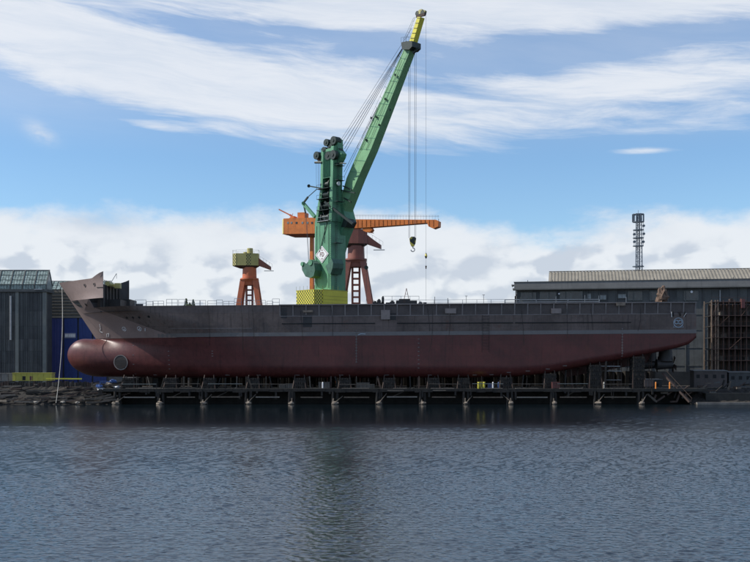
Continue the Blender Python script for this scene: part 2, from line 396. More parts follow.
# ------------------------------------------------------------------ the ship
YC = 217.0; HB = 11.0; YS = YC-HB                       # centreline, half beam, near side
def lerp(t, a, b): return a+(b-a)*t
def interp(x, pts):
    if x <= pts[0][0]: return pts[0][1]
    for (x0, y0), (x1, y1) in zip(pts[:-1], pts[1:]):
        if x <= x1: return lerp((x-x0)/(x1-x0), y0, y1)
    return pts[-1][1]
STERN = 64.4
def zpaint(X): return interp(X, [(-60, 13.25), (STERN, 14.15)])
def zdeck(X): return interp(X, [(-50, 19.6), (STERN, 20.35)])
def stem(z):
    return lerp((z-13.3)/11.8, -58.8, -66.6) if z > 13.3 else -58.8+(13.3-z)*.35
def Wd(X, z):
    s = stem(z)
    if X <= s: return 0.0
    L = interp(z, [(5, 44), (9, 40), (13.3, 34), (16, 25), (19.6, 13.5), (21.2, 9.8), (25, 12.1)])
    p = interp(z, [(5, 2.2), (13.3, 2.2), (19.6, 1.5), (22, 1.15), (26, 1.1)])
    t = min(1, (X-s)/L)
    wv = HB*(1-(1-t)**p)
    if X > 46: wv -= ((X-46)/(STERN-46))**2*.5
    return wv
def zbot(X):
    if X < -57.5: return 9.9-4.6*sqrt(max(0, 1-((-57.5-X)/7.25)**2))
    return interp(X, [(-57.5, 5.3), (-45, 5.2), (20, 5.25), (28, 5.4), (35, 6.1), (43.6, 7.85), (49.5, 8.95), (56.4, 10.3), (61, 11.3), (63.4, 12.1), (STERN, 13.2)])
def btop(X):
    if X < -61: return 9.9+3.4*sqrt(max(0, 1-((-61-X)/3.75)**2))
    return interp(X, [(-61, 13.3), (-58.8, 13.25), (-52, 12.7), (-40, 11.5), (-30, 10.5)])
def bhalf(X):
    if X < -50: return 4.2*sqrt(max(0, 1-((-50-X)/14.76)**2))
    return interp(X, [(-50, 4.2), (-43, 4.0), (-30, 2.0), (-25, 0)])
def Wlow(X, z):
    zb = zbot(X); r = interp(X, [(-60, 2.6), (20, 2.4), (45, 1.6), (STERN, .7)])
    wh = Wd(X, z)
    if wh > 0:
        u = min(1, max(0, (z-zb)/r)); wh = max(0, wh-min(r, wh)*(1-sqrt(max(0, 1-(1-u)**2))))
    bt = btop(X); zc = (zb+bt)/2; hh = (bt-zb)/2; b = 0
    if hh > 0 and abs(z-zc) < hh: b = bhalf(X)*sqrt(1-((z-zc)/hh)**2)
    return (wh**3+b**3)**(1/3)
def hull_pt(X, z, off=0.0):
    if .02 <= off <= .03 and z > 13.3: off = .07
    """a point on the near side of the hull and its outward normal"""
    fn = Wlow if z < zpaint(X)-.01 else Wd
    w0 = fn(X, z); wx = (fn(X+.1, z)-fn(X-.1, z))/.2; wz = (fn(X, z+.1)-fn(X, z-.1))/.2
    n = Vector((-wx, -1, -wz)).normalized()
    return Vector((X, YC-w0, z))+n*off, n
ship = thing('cargo_ship', 'unfinished cargo ship hull, red below and grey above, propped on the berth', 'ship', (0, YC, 5.2))

def lower_hull():
    xs = [-64.73, -64.6, -64.4, -64.0, -63.5]+[-63+i*.5 for i in range(60)]+[-33+i*1.5 for i in range(52)]+[45+i for i in range(20)]+[STERN]
    xs = sorted(set(round(x, 3) for x in xs if x <= STERN)); NZ = 40; mb = MB(); vs = []; nrow = 0
    for X in xs:
        zb = zbot(X); zt = zpaint(X) if X >= -58.8 else btop(X)
        zt = max(zt, zb+.01)
        row = []
        for k in range(NZ+1):
            z = zb+(zt-zb)*(1-cos(pi*k/NZ))/2
            row.append((Wlow(X, min(max(z, zb+1e-4), zt-1e-4)) if 0 < k < NZ or X > -58.8 else 0, z))
        row = [(0, zb)]+row
        vs += [(X, YC-y, z) for y, z in row]+[(X, YC+y, z) for y, z in row]
    n = NZ+2; fs = []
    for i in range(len(xs)-1):
        for sd_ in (0, 1):
            for k in range(n-1):
                a = i*2*n+sd_*n+k; b = a+2*n
                fs.append((a, b, b+1, a+1) if sd_ == 0 else (a, a+1, b+1, b))
    e = (len(xs)-1)*2*n
    fs += [(e+k, e+k+1, e+n+k+1, e+n+k) for k in range(n-1)]
    mb.add(vs, fs); return mb.build('bottom_hull', M_HRED, ship, smooth=35)
lower_hull()

def gfun(i, n):
    t = i/n; return t**1.7
def side_strip(zlo, zhi, xend, nX, nz, both=True, thick=None):
    """plating between two heights from the stem to xend"""
    mb = MB(); sides = (1, -1) if both is True else both
    for sgn in sides:
        for inner in ((0, thick) if thick else (0,)):
            vs = []; fs = []
            for i in range(nX+1):
                gq = gfun(i, nX)
                for k in range(nz+1):
                    Xg = lerp(gq, stem(zlo(-60)), xend(0) if callable(xend) else xend)
                    z = lerp(k/nz, zlo(Xg), zhi(Xg))
                    xe = xend(z) if callable(xend) else xend
                    X = lerp(gq, stem(z)+(inner*1.2 if inner else 0), xe)
                    wv = max(0, Wd(X, z)-(inner or 0)) if inner else Wd(X, z)
                    vs.append((X, YC-sgn*wv, z))
            for i in range(nX):
                for k in range(nz):
                    a = i*(nz+1)+k; b = a+nz+1
                    q = (a, b, b+1, a+1); fs.append(q if (sgn > 0) != bool(inner) else q[::-1])
            b0 = len(mb.v); mb.add(vs, fs)
            if thick and not inner: o0 = b0
            if thick and inner:
                rim = []
                ed = [i*(nz+1)+nz for i in range(nX+1)]; lo = [i*(nz+1) for i in range(nX+1)]; en = [nX*(nz+1)+k for k in range(nz+1)]
                for L_ in (ed, lo, en):
                    for p, q in zip(L_[:-1], L_[1:]): mb.f.append([o0+p, o0+q, b0+q, b0+p]); mb.mi.append(0)
    return mb
# grey topsides; near the stem they rise to meet the bulwark
def ztop(X): return interp(X, [(-65, 21.2), (-61.8, 21.2), (-60.4, 19.9), (-58.0, 19.55), (-50, 19.6), (STERN, 20.35)])
def zband(X): return zpaint(X)-.004
mb = side_strip(zband, ztop, STERN, 150, 10)
# transom and deck
tw = [(STERN, YC-Wd(STERN, z), z) for z in [13.2+i*.7 for i in range(10)]+[20.35]]
tw2 = [(x, 2*YC-y, z) for x, y, z in tw]
mb.add(tw+tw2, [(i, i+1, len(tw)+i+1, len(tw)+i) for i in range(len(tw)-1)])
mb.build('upper_hull', M_HGREY, ship, smooth=30)
mb = MB(); vs = []; fs = []
xs = [-61+i*1.0 for i in range(126)]
for X in xs: X = min(X, STERN-.05); vs += [(X, YC-max(0, Wd(X, 19.0)-.1), zdeck(X)-1.0), (X, YC+max(0, Wd(X, 19.0)-.1), zdeck(X)-1.0)]
fs = [(2*i, 2*i+2, 2*i+3, 2*i+1) for i in range(len(xs)-1)]
mb.add(vs, fs).build('deck', M_HDARK, ship)
# brown primed stem plating over the forward topsides; its paler cut paints the sunlit area
mb = MB(); vs = []; fs = []; NI = 26
for i in range(NI+1):
    for k in range(9):
        X0 = 0
        z = lerp(k/8, 13.35, ztop(stem(19)+i*.32)-.02)
        X = stem(z)+.02+i/NI*interp(z, [(13.3, 19), (16, 13), (19.6, 5.5), (21.2, 3.5)])
        p, n_ = hull_pt(X, z, .035); vs.append(tuple(p))
for i in range(NI):
    for k in range(8):
        a = i*9+k; fs.append((a, a+9, a+10, a+1))
mb.add(vs, fs).build('stem_plating', M_BOW, ship, smooth=40)
# bulwark wings of the bow: from the stem to the ragged after edge, both sides
def wtop(X): return interp(X, [(-67, 25.05), (-60, 25.2), (-56.6, 25.3), (-54.4, 26.55)])
side_strip(lambda X: 21.25, wtop, -54.4, 30, 5, both=(1,), thick=.22).build('bow_bulwark', M_BOW, ship, smooth=30)
side_strip(lambda X: 21.25, wtop, -54.4, 30, 5, both=(-1,), thick=.22).build('bow_bulwark', M_HDARK, ship, smooth=30)  # far wing: shade on its inner face put into a darker colour
mb = MB()
for sx in (-59.2, -56.6):                                    # mooring holes with rims
    z = 24.1; p, n_ = hull_pt(sx, z, .03); 
    mb.cyl(p-n_*.02, p+n_*.03, .26, n=16)
p1, _ = hull_pt(-55.9, 23.4, .03); p2, _ = hull_pt(-54.45, 23.35, .03); mb.bar(p1, p2, .08, .12)
mb.build('mooring_hole', M_BLK, ship)
mb = MB(); 
p, n_ = hull_pt(-59.2, 24.1, .03); mb.ring(p, n_, .36, .09); p, n_ = hull_pt(-56.6, 24.1, .03); mb.ring(p, n_, .36, .09)
mb.build('mooring_hole_rim', M_BOW, ship)
# bracket plate with a hole under the wing
mb = MB()
vs = []; bs_ = ((-61.6, 21.25), (-58.3, 21.25), (-57.6, 19.45), (-60.4, 19.3))
A1 = [hull_pt(X, z, .03)[0] for X, z in bs_]
mb.prism(A1, [q+Vector((.1,.25,0)) for q in A1]); mb.build('bow_bracket', M_BOW, ship)
mb = MB(); c_ = (A1[0]+A1[1]+A1[2]+A1[3])/4; nn = (A1[1]-A1[0]).cross(A1[3]-A1[0]).normalized()
if nn.y > 0: nn = -nn
mb.cyl(c_-nn*.05, c_+nn*.12, .36, n=14); mb.build('bracket_hole', M_BLK, ship)
# forecastle: inner bulkhead, beams and windlass seen in the gap behind the wings
mb = MB(); mb.box((-58.0, 215.2, 18.6), (-53.2, 221, 21.5)); mb.box((-56.2, YC-6.2, 18.6), (-55.9, YC+9.0, 24.4)); mb.box((-55.9, YC+4, 18.6), (-52.6, YC+10.3, 21.9)); mb.box((-58.6, 219, 21.5), (-56.2, 224, 23.4))
for i in range(6): mb.box((-55.88, YC-6+i*2.6, 18.7), (-55.6, YC-5.85+i*2.6, 24.35))
mb.build('forecastle_bulkhead', M_HDARK, ship)
# far side topsides forward keep the gap closed
mb = MB(); vs = []; fs = []
for i in range(31):
    X = -61.5+i*(61.5-51.3)/30
    for z in (19.4, 21.3): vs += [(X, YC+Wd(X, z)-.15, z), (X, YC+Wd(X, z), z)]
for i in range(30):
    a = i*4; b = a+4
    fs += [(a, b, b+2, a+2), (a+1, a+3, b+3, b+1), (a+2, b+2, b+3, a+3)]
mb.add(vs, fs).build('far_side_plating', M_HDARK, ship)
# windlass and rails on the forecastle
mb = MB(); mb.cyl((-55.6, 214, 24.7), (-55.6, 217.5, 24.7), .5); mb.box((-55.0, 217.6, 24.0), (-53.9, 219, 25.1)); mb.cyl((-55.2, 219.2, 24.7), (-55.2, 221.5, 24.7), .45)
mb.build('windlass', M_KHAKI, ship)
mb = MB()
for i in range(8): mb.bar((-56.1, 211.7+i*1.7, 24.3), (-56.1, 211.7+i*1.7, 25.4), .06)
mb.bar((-56.1, 211.7, 25.4), (-56.1, 223.6, 25.4), .06); mb.bar((-56.1, 211.7, 24.9), (-56.1, 223.6, 24.9), .05)
mb.bar((-55.4, 216, 25), (-54.2, 216, 27.0), .10); mb.bar((-54.2, 216, 27.0), (-54.2, 216, 25.9), .07)
mb.build('forecastle_rail', M_RAIL, ship)

# bow thruster opening
Xt, zt_ = (117.8-CX)*.2035, 8.35
p, n_ = hull_pt(Xt, zt_)
n_t = Vector(((hull_pt(Xt+1.4, zt_)[0].y-hull_pt(Xt-1.4, zt_)[0].y)/2.8, -1, -.08)).normalized()
n_t.x = -abs(n_t.x)
th = MB(); p = p+n_t*.02
th.cyl(p-n_t*.5, p+n_t*.28, 1.42, n=32); tun = th.build('thruster_tunnel', M_HDARK, ship, smooth=40)
th = MB(); th.ring(p+n_t*.28, n_t, 1.58, .17, n=32, th=.05); th.build('tunnel_rim', M_FRAME, tun)
e1 = n_t.cross(Vector((0,0,1))).normalized()
for i in range(-4, 5):
    if i == 0: gb = None
    zz_ = i*.28; L_ = sqrt(max(0, 1.4**2-zz_**2)); c0 = p+n_t*.33+Vector((0,0,zz_))
    th = MB(); th.bar(c0-e1*L_, c0+e1*L_, .05, .07); th.build('grille_bar', M_RUSTY, tun)

# paler band just over the red
mb = MB(); vs = []; fs = []; xs = [-44+i*1.0 for i in range(108)]+[STERN]
for X in xs:
    for dz_ in (0, .75):
        z = zpaint(X)+dz_; pt, n_ = hull_pt(X, z+.02, .035); vs.append(tuple(pt))
fs = [(2*i, 2*i+2, 2*i+3, 2*i+1) for i in range(len(xs)-1)]
mb.add(vs, fs).build('paint_band', M_HBAND, ship)

# bulwark bays on the side, px 280 to 697
def hx(px): return (px-CX)*YS/F
def hz(py): return H+(HY-py)*YS/F
def side(X, z, off): return Vector((X, YC-Wd(X, z)-off, z))
NB = 32; bx = [hx(280+i*(697-280)/NB) for i in range(NB+1)]
pale_bays = {2: .25, 8: .9, 17: .55, 25: .55, 26: 0}
for i in range(NB):
    a, b = bx[i], bx[i+1]; zt = zdeck(a)-.12; zb = zt-2.15
    o0 = .012
    mb = MB(); mb.prism([side(a+.12, zb, o0), side(b-.12, zb, o0), side(b-.12, zt, o0), side(a+.12, zt, o0)], [side(a+.12, zb, -.1), side(b-.12, zb, -.1), side(b-.12, zt, -.1), side(a+.12, zt, -.1)])
    mb.build('bay_plate', M_HBAY, ship)
for i in range(NB+1):
    X = bx[i]; zt = zdeck(X)-.02
    if i == NB: X -= .2
    mb = MB(); mb.prism([side(X-.13, zt-2.25, .0), side(X+.13, zt-2.25, .0), side(X+.13, zt, .30), side(X-.13, zt, .30)], [side(X-.13, zt-2.25, -.2), side(X+.13, zt-2.25, -.2), side(X+.13, zt, -.2), side(X-.13, zt, -.2)])
    mb.build('bulwark_frame', M_FRAME, ship)
def rail_strip(z0f, z1f, x0, x1, off, m_, name, th_=.2, n=40):
    mb = MB(); vs = []; fs = []
    for i in range(n+1):
        X = lerp(i/n, x0, x1)
        z0, z1 = z0f(X), z1f(X)
        vs += [side(X, z0, off), side(X, z1, off), side(X, z1, off-th_), side(X, z0, off-th_)]
    for i in range(n):
        for k in range(4): fs.append((4*i+k, 4*i+4+k, 4*i+4+(k+1)%4, 4*i+(k+1)%4))
    fs += [(0,1,2,3), (4*n+3, 4*n+2, 4*n+1, 4*n)]
    return mb.add(vs, fs).build(name, m_, ship)
rail_strip(lambda X: zdeck(X)-.10, lambda X: zdeck(X)+.10, bx[0]-.2, STERN, .36, M_FRAME, 'bulwark_rail', .5)
rail_strip(lambda X: zdeck(X)-2.33, lambda X: zdeck(X)-2.18, bx[0], STERN, .05, M_FRAME, 'bay_sill', .1)
rail_strip(lambda X: zdeck(X)-.10, lambda X: zdeck(X)+.02, hx(133), bx[0]-.22, .06, M_HGREY, 'sheer_strake', .2)
for (a, b) in ((282, 375), (397, 513), (515, 631)):
    rail_strip(lambda X: hz(324.2)+(X+18)*.004, lambda X: hz(323.2)+(X+18)*.004, hx(a), hx(b), .10, M_BLK, 'staging_slot', .15, 20)
rail_strip(lambda X: hz(328.6), lambda X: hz(328.1), hx(167), hx(252), .03, M_FRAME, 'pale_weld_line', .1, 20)
# cover plates over some bays
for (x0, x1, y0, y1, m_) in ((303, 313, 310.2, 312.4, M_PALEW), (381, 390, 310, 319.5, M_PATCH), (445, 456, 308.5, 313.5, M_PATCH), (551, 561, 308.5, 313.5, M_PATCH), (616, 625, 302.6, 305.8, M_PALEW)):
    rail_strip(lambda X: hz(y1), lambda X: hz(y0), hx(x0), hx(x1), .42, m_, 'cover_plate', .12, 2)
for (x0, x1, y0, y1) in ((303, 312, 315, 327), (388, 396, 313, 320), (281, 287, 308, 318)):
    rail_strip(lambda X: hz(y1), lambda X: hz(y0), hx(x0), hx(x1), .04, M_HDARK, 'bare_steel_patch', .1, 2)
# small dark ports near the bow
for px, py in ((123.5, 317), (130.5, 317), (137.5, 317), (148, 316.5)):
    p, n_ = hull_pt(hx(px)*1.0, hz(py), 0); mb = MB(); mb.cyl(p-n_*.1, p+n_*.03, .28, n=12); mb.build('hull_port', M_BLK, ship)
# thruster marks: white circles with a cross
for px, py in ((120.5, 328), (138, 328)):
    X = hx(px)*1.01; p, n_ = hull_pt(X, hz(py), .02); mb = MB(); mb.ring(p, n_, .52, .10, th=.015)
    a_ = n_.cross(Vector((0,0,1))).normalized()
    for s_ in (1, -1): mb.bar(p-a_*.3+Vector((0,0,-.3*s_)), p+a_*.3+Vector((0,0,.3*s_)), .09, .03, up=n_)
    if px > 130:
        q, n2 = hull_pt(hx(142), hz(py), .02); mb.bar(q-Vector((0,0,.5)), q+Vector((0,0,.5)), .09, .03, up=n2)
    mb.build('thruster_mark', M_WHITE, ship)
# bulb mark: hooked white stroke, and the figures 17
def hullbar(mb, pts, wd=.09):
    P_ = [hull_pt(x, z, .025) for x, z in pts]
    for (a_, na), (b_, nb) in zip(P_[:-1], P_[1:]): mb.bar(a_, b_, wd, .03, up=na)
def bxz(px, py): return ((px-CX)*.2075, H+(HY-py)*.2075)
mb = MB(); hullbar(mb, [bxz(*q) for q in ((99.3, 324), (99.5, 328.5), (98.4, 329.5), (98.6, 331.3), (101.3, 332.2))], .12)
mb.build('bulb_mark', M_WHITE, ship)
mb = MB(); hullbar(mb, [bxz(*q) for q in ((105.8, 333.6), (105.8, 336.6))], .12); hullbar(mb, [bxz(*q) for q in ((106.8, 333.6), (108.6, 333.6), (107.6, 336.6))], .12)
mb.build('bow_figures', M_WHITE, ship)
# draught marks
def draught(px, y0, y1, n, m_, name, lone=False):
    mb = MB()
    for i in range(n):
        y = lerp(i/(n-1), y0, y1); p, n_ = hull_pt(hx(px), hz(y), .02)
        mb.bar(p-Vector((.16,0,0)), p+Vector((.16,0,0)), .14, .03, up=n_)
        if not lone: mb.build(name, m_, ship); mb = MB()
        if lone and i < n-1:
            q, _ = hull_pt(hx(px), hz(lerp((i+1)/(n-1), y0, y1)), .02); mb.bar(p, q, .07, .03, up=n_)
    if lone: mb.build(name, m_, ship)
draught(356.3, 330.5, 362, 12, M_HBAND, 'draught_line', True)
draught(622.3, 328.5, 359, 12, M_FRAME, 'draught_line', True)
draught(165.5, 351, 369, 5, M_FRAME, 'draught_mark')
draught(418.6, 339, 368, 8, M_HBAND, 'draught_mark')
draught(211.5, 351, 356, 3, M_FRAME, 'draught_mark')
draught(126.5, 345, 374, 4, M_FRAME, 'draught_mark')
mb = MB(); hullbar(mb, [(hx(a), hz(b)) for a, b in ((358, 335), (361, 333.7), (365.5, 334))], .12); mb.build('paint_stroke', M_BLUEW, ship)
# dark ladder hung over the side
mb = MB()
for px in (482.5, 489): mb.bar(side(hx(px), hz(315), .25), side(hx(px), hz(352), .25), .06)
for i in range(12): mb.bar(side(hx(482.5), hz(316+i*3), .25), side(hx(489), hz(316+i*3), .25), .04)
mb.build('side_ladder', M_BLK, ship)
Rh = random.Random(5)
for px, y1 in ((208, 345), (241, 350), (252, 338), (300, 344), (331, 336), (427, 331), (432, 352), (449, 335), (521, 346), (566, 338), (590, 330), (640, 331)):
    mb = MB(); y0 = 306; c0 = Rh.uniform(-3, 3); pts = []
    for k in range(11):
        t = k/10; p_, n_ = hull_pt(hx(px+c0*t*t+1.2*sin(t*3)), hz(lerp(t, y0, y1)), .32 if t < .12 else .1); pts.append(p_)
    mb.line(pts, .028, 5); mb.build('draped_hose', M_BLK, ship)
# stern mark under the two brackets and the figures
mb = MB(); X = hx(678.8); p = side(X, hz(322.5), .03)
for (cx_, cz_, r_) in ((-.36, .1, .42), (.36, .1, .42)): mb.ring(p+Vector((cx_, 0, cz_)), (0,-1,0), r_, .11, n=20, th=.02)
mb.ring(p+Vector((0,0,0)), (0,-1,0), .98, .10, n=28, th=.016)
mb.bar(p+Vector((-1.0,0,-.95)), p+Vector((1.0,0,-.95)), .14, .04); mb.bar(p+Vector((-1.0,0,-.95)), p+Vector((-.8,0,-.55)), .1, .04); mb.bar(p+Vector((1.0,0,-.95)), p+Vector((.8,0,-.55)), .1, .04)
mb.bar(p+Vector((-.3,0,-.3)), p+Vector((.3,0,.4)), .1, .03); mb.bar(p+Vector((.3,0,-.3)), p+Vector((-.3,0,.4)), .1, .03)
mb.build('stern_emblem', M_BLUEW, ship)
for px in (673.5, 680.7, 686): 
    mb = MB(); z0 = hz(311.5); mb.bar(side(hx(px-1.0), z0, .35), side(hx(px), hz(316), .08), .18, .35); mb.build('fairlead_bracket', M_BLK, ship)
mb = MB()
for a, b in (((671.2, 312), (672.0, 317)), ((679.6, 312), (680.2, 316)), ((686.2, 313), (684.2, 317))): mb.bar(side(hx(a[0]), hz(a[1]), .42), side(hx(b[0]), hz(b[1]), .12), .14, .06)
mb.build('white_edge_mark', M_WHITE, ship)
# anodes along the bilge
for px in (148.5, 226, 258, 297, 341, 387, 430, 475, 492, 509, 528, 548, 565):
    X = hx(px); zb = zbot(X); z = zb+.55+(.4 if px > 500 else 0); p, n_ = hull_pt(X, z, .03)
    mb = MB(); mb.bar(p-Vector((.42,0,0)), p+Vector((.42,0,0)), .16, .06, up=n_); mb.build('anode', M_FRAME, ship)
# skeg, pod housing and rudder under the stern
mb = MB(); mb.prism([(40, YC-.7, 5.25), (57, YC-.7, 8.2), (58.5, YC-.7, 11.0), (38, YC-.7, 8.0)], [(40, YC+.7, 5.25), (57, YC+.7, 8.2), (58.5, YC+.7, 11.0), (38, YC+.7, 8.0)]); mb.build('skeg', M_HRED, ship)
for yy in (YC-6, YC+6):
    mb = MB(); mb.cyl((59.5, yy, 11.9), (59.5, yy, 8.6), 1.2, 1.5, n=16); mb.cyl((57.6, yy, 7.9), (60.9, yy, 7.9), 1.1, .8, n=16)
    pod = mb.build('thruster_pod', M_HDARK, ship, smooth=40)
    mb = MB()
    for k in range(4):
        a_ = k*pi/2+.4; mb.prism([(60.95, yy+cos(a_)*.3-sin(a_)*.25, 7.9+sin(a_)*.3+cos(a_)*.25), (61.15, yy+cos(a_)*1.7-sin(a_)*.5, 7.9+sin(a_)*1.7+cos(a_)*.5), (61.15, yy+cos(a_)*1.7+sin(a_)*.5, 7.9+sin(a_)*1.7-cos(a_)*.5), (61.1, yy+cos(a_)*.3+sin(a_)*.25, 7.9+sin(a_)*.3-cos(a_)*.25)],
                                  [(61.05, yy+cos(a_)*.3-sin(a_)*.25, 7.9+sin(a_)*.3+cos(a_)*.25), (61.3, yy+cos(a_)*1.7-sin(a_)*.5, 7.9+sin(a_)*1.7+cos(a_)*.5), (61.3, yy+cos(a_)*1.7+sin(a_)*.5, 7.9+sin(a_)*1.7-cos(a_)*.5), (61.2, yy+cos(a_)*.3+sin(a_)*.25, 7.9+sin(a_)*.3-cos(a_)*.25)])
    mb.build('propeller', M_RUSTY, pod)
# deck rails
def railing(x0, x1, z0f, hh, yy, post, name='deck_rail', m_=M_RAIL, r=.035):
    mb = MB(); n = max(1, int((x1-x0)/post))
    for i in range(n+1):
        X = lerp(i/n, x0, x1); mb.bar((X, yy, z0f(X)), (X, yy, z0f(X)+hh), 2*r)
    for f_ in (1, .5): mb.bar((x0, yy, z0f(x0)+hh*f_), (x1, yy, z0f(x1)+hh*f_), 2*r)
    mb.build(name, m_, ship)
zd = lambda X: zdeck(X)-.1
# temporary rails along the fore deck: sections of uneven height
x = 133.0
while x < 279:
    wpx = R.choice((6, 7, 9, 11)); hgt = R.uniform(.9, 1.5)
    railing(hx(x), hx(min(279, x+wpx)), zd, hgt, YS+.5+R.uniform(0, 1.5), R.choice((.9, 1.3)))
    x += wpx+R.choice((0, 1, 2))
railing(hx(420), hx(520), zd, .95, YS+.6, 2.6)
railing(hx(505), hx(600), zd, .85, YS+.5, 5.6, r=.06)
for px, hh in ((435, 1.6), (448, 1.3), (556.6, 1.5), (585.6, 1.7), (599.6, 1.6), (627, 1.3), (484, 1.9), (466.6, 1.7), (360, 1.2), (374, 1.0)):
    mb = MB(); X = hx(px); mb.bar((X, YS+.7, zd(X)), (X, YS+.7, zd(X)+hh), .10 if px < 460 else .07, up=(0,1,0))
    if px in (484, 467, 466.6): mb.bar((X-.25, YS+.7, zd(X)+hh), (X+.25, YS+.7, zd(X)+hh), .08)
    mb.build('deck_post', M_HDARK if px < 550 else M_RAIL, ship)
# deck house with lattice signal post
mb = MB(); x0, x1 = at(396, 0, 212).x, at(416.5, 0, 212).x; mb.box((x0, 209, 19), (x1, 215, 20.9)); mb.box((x0+.6, 209.5, 20.9), (x1-1.4, 214.5, 21.25))
dh = mb.build('deck_house', M_HDARK, ship)
mb = MB(); X = at(406.5, 0, 212).x; mb.line([(X-.5, 212, 21.2), (X, 212, 23.6)], .06); mb.line([(X+.5, 212, 21.2), (X, 212, 23.6)], .06); mb.bar((X-.25, 212, 22.4), (X+.25, 212, 22.4), .06); mb.build('signal_post', M_REDB, dh)
railing(at(383, 0, 211).x, at(419, 0, 211).x, lambda X: 20.4, 1.5, 211, 1.6)
for px, w_, h_ in ((375, 1.0, .9), (379, .8, 1.3), (382.5, .7, .8), (388, 1.4, .6), (392.5, 1.0, 1.0), (421, .8, .8), (425.5, 1.2, .6), (383, .5, 1.9)):
    X = hx(px); mb = MB(); mb.box((X-w_/2, 208, 19), (X+w_/2, 209.2, 19.6+h_)); mb.cyl((X, 208.6, 19.6+h_), (X, 208.6, 19.85+h_), w_*.3, n=8); mb.build('deck_machinery', M_HDARK, ship)

# brown netting bundle on the after deck
def lump(name, c, sx, sy, sz, m_, seed, sub=3, amp=.3, parent=None):
    bm = bmesh.new(); bmesh.ops.create_icosphere(bm, subdivisions=sub, radius=1); rr = random.Random(seed); from mathutils import noise as nz
    o0 = Vector((rr.uniform(0, 50), rr.uniform(0, 50), rr.uniform(0, 50)))
    for v in bm.verts:
        k = 1+amp*(nz.noise(v.co*1.7+o0)+.5*nz.noise(v.co*4+o0)); v.co = Vector((v.co.x*sx*k, v.co.y*sy*k, v.co.z*sz*k))
    me = bpy.data.meshes.new(name); bm.to_mesh(me); bm.free(); me.materials.append(m_)
    o_ = bpy.data.objects.new(name, me); COL.objects.link(o_); o_.location = c
    return o_
o = lump('netting_bundle', (hx(666), YS+2.6, 21.55), 1.15, 1.0, 1.75, M_BUSH, 3, amp=.7); tag(o, 'faded brown bundle of netting standing on the after deck by the shed wall', 'netting')

# ------------------------------------------------------------------ big green slewing crane behind the ship
Y0 = 242.0; O = at(331, 364, Y0); O.z = 0; cA, sA = cos(radians(CRANE_A)), sin(radians(CRANE_A))
def G(u, v, z): return Vector((O.x+u*cA-v*sA, Y0-u*sA-v*cA, z))      # u: towards the boom, v: towards the lit side
def gp(px, py, v, zfix=None):
    k = (px-CX)/F; u = (k*(Y0-v*cA)-O.x+v*sA)/(cA+k*sA); Y = Y0-u*sA-v*cA
    return u, H+(HY-py)*Y/F
def gpt(px, py, v): u, z = gp(px, py, v); return G(u, v, z)
def gprism(mb, pts, v0, v1):
    uz = [gp(px, py, v0) for px, py in pts]
    mb.prism([G(u, v0, z) for u, z in uz], [G(u, v1, z) for u, z in uz])
    return mb
cr = thing('slewing_crane', 'tall green slewing crane with raised boom and yellow tip on a yellow base', 'crane', G(-3, -3, FLOOR))
# yellow base, chamfered corner
zt = gp(331, 290.3, 0)[1]
bu2 = .6; Xq = (323-CX)*(Y0-1.0)/F; bvc = (O.x+bu2*cA-Xq)/sA
bv1 = bvc+1.33; bu1 = bu2-1.33; bu0 = gp(296.3, 298, bv1)[0]; bv0 = -4.9
foot = [(bu0, bv1), (bu1, bv1), (bu2, bvc), (bu2, bv0), (bu0, bv0)]
def wallq(a, b, z0, z1, m_, name, parent, th_=.3, inset=0):
    mb = MB(); (u0, v0), (u1, v1) = a, b; d = Vector((u1-u0, v1-v0)).normalized(); n_ = Vector((d.y, -d.x)) 
    mb.prism([G(u0, v0, z0), G(u1, v1, z0), G(u1, v1, z1), G(u0, v0, z1)], [G(u0-n_.x*th_*-1, v0+n_.y*th_, z0), G(u1+n_.x*th_, v1+n_.y*th_, z0), G(u1+n_.x*th_, v1+n_.y*th_, z1), G(u0+n_.x*th_, v0+n_.y*th_, z1)])
    return mb.build(name, m_, parent)
mb = MB(); ins = .05
core = [(bu0+ins, bv1-ins), (bu1-ins, bv1-ins), (bu2-ins, bvc-ins), (bu2-ins, bv0+ins), (bu0+ins, bv0+ins)]
mb.prism([G(u, v, FLOOR+2) for u, v in core], [G(u, v, zt) for u, v in core]); base = mb.build('base_housing', M_YEL, cr)
def skin(a, b, z0, z1, m_, name, parent, th_=.06):
    mb = MB(); A3, B3 = G(*a, 0), G(*b, 0); d = (B3-A3).normalized(); n_ = Vector((-d.y, d.x, 0)); c_ = G(-3.5, -2.2, 0)
    if (A3-c_).dot(n_) < 0: n_ = -n_
    A0, B0 = A3-n_*.0, B3-n_*.0
    mb.prism([A0+Vector((0,0,z0)), B0+Vector((0,0,z0)), B0+Vector((0,0,z1)), A0+Vector((0,0,z1))], [A0+n_*th_+Vector((0,0,z0)), B0+n_*th_+Vector((0,0,z0)), B0+n_*th_+Vector((0,0,z1)), A0+n_*th_+Vector((0,0,z1))])
    return mb.build(name, m_, parent)
skin((bu0+.1, bv1), (bu1-.1, bv1), 14, zt-.1, M_YCHK, 'checkered_panel', base)
skin((bu1-.0, bv1-.05), (bu2-.05, bvc), 14, zt-.1, M_YCHK, 'checkered_panel', base)
skin((bu2, bvc-.1), (bu2, bv0+.1), 14, zt-.1, M_YEL, 'plain_panel', base)
mb = MB()
for q in range(3): mb.bar(G(bu2+.08, bvc-.2, 22.3+q*.8), G(bu2+.08, bv0+.2, 22.3+q*.8), .06)
mb.build('panel_rib', M_YSHED, base)
mb = MB()
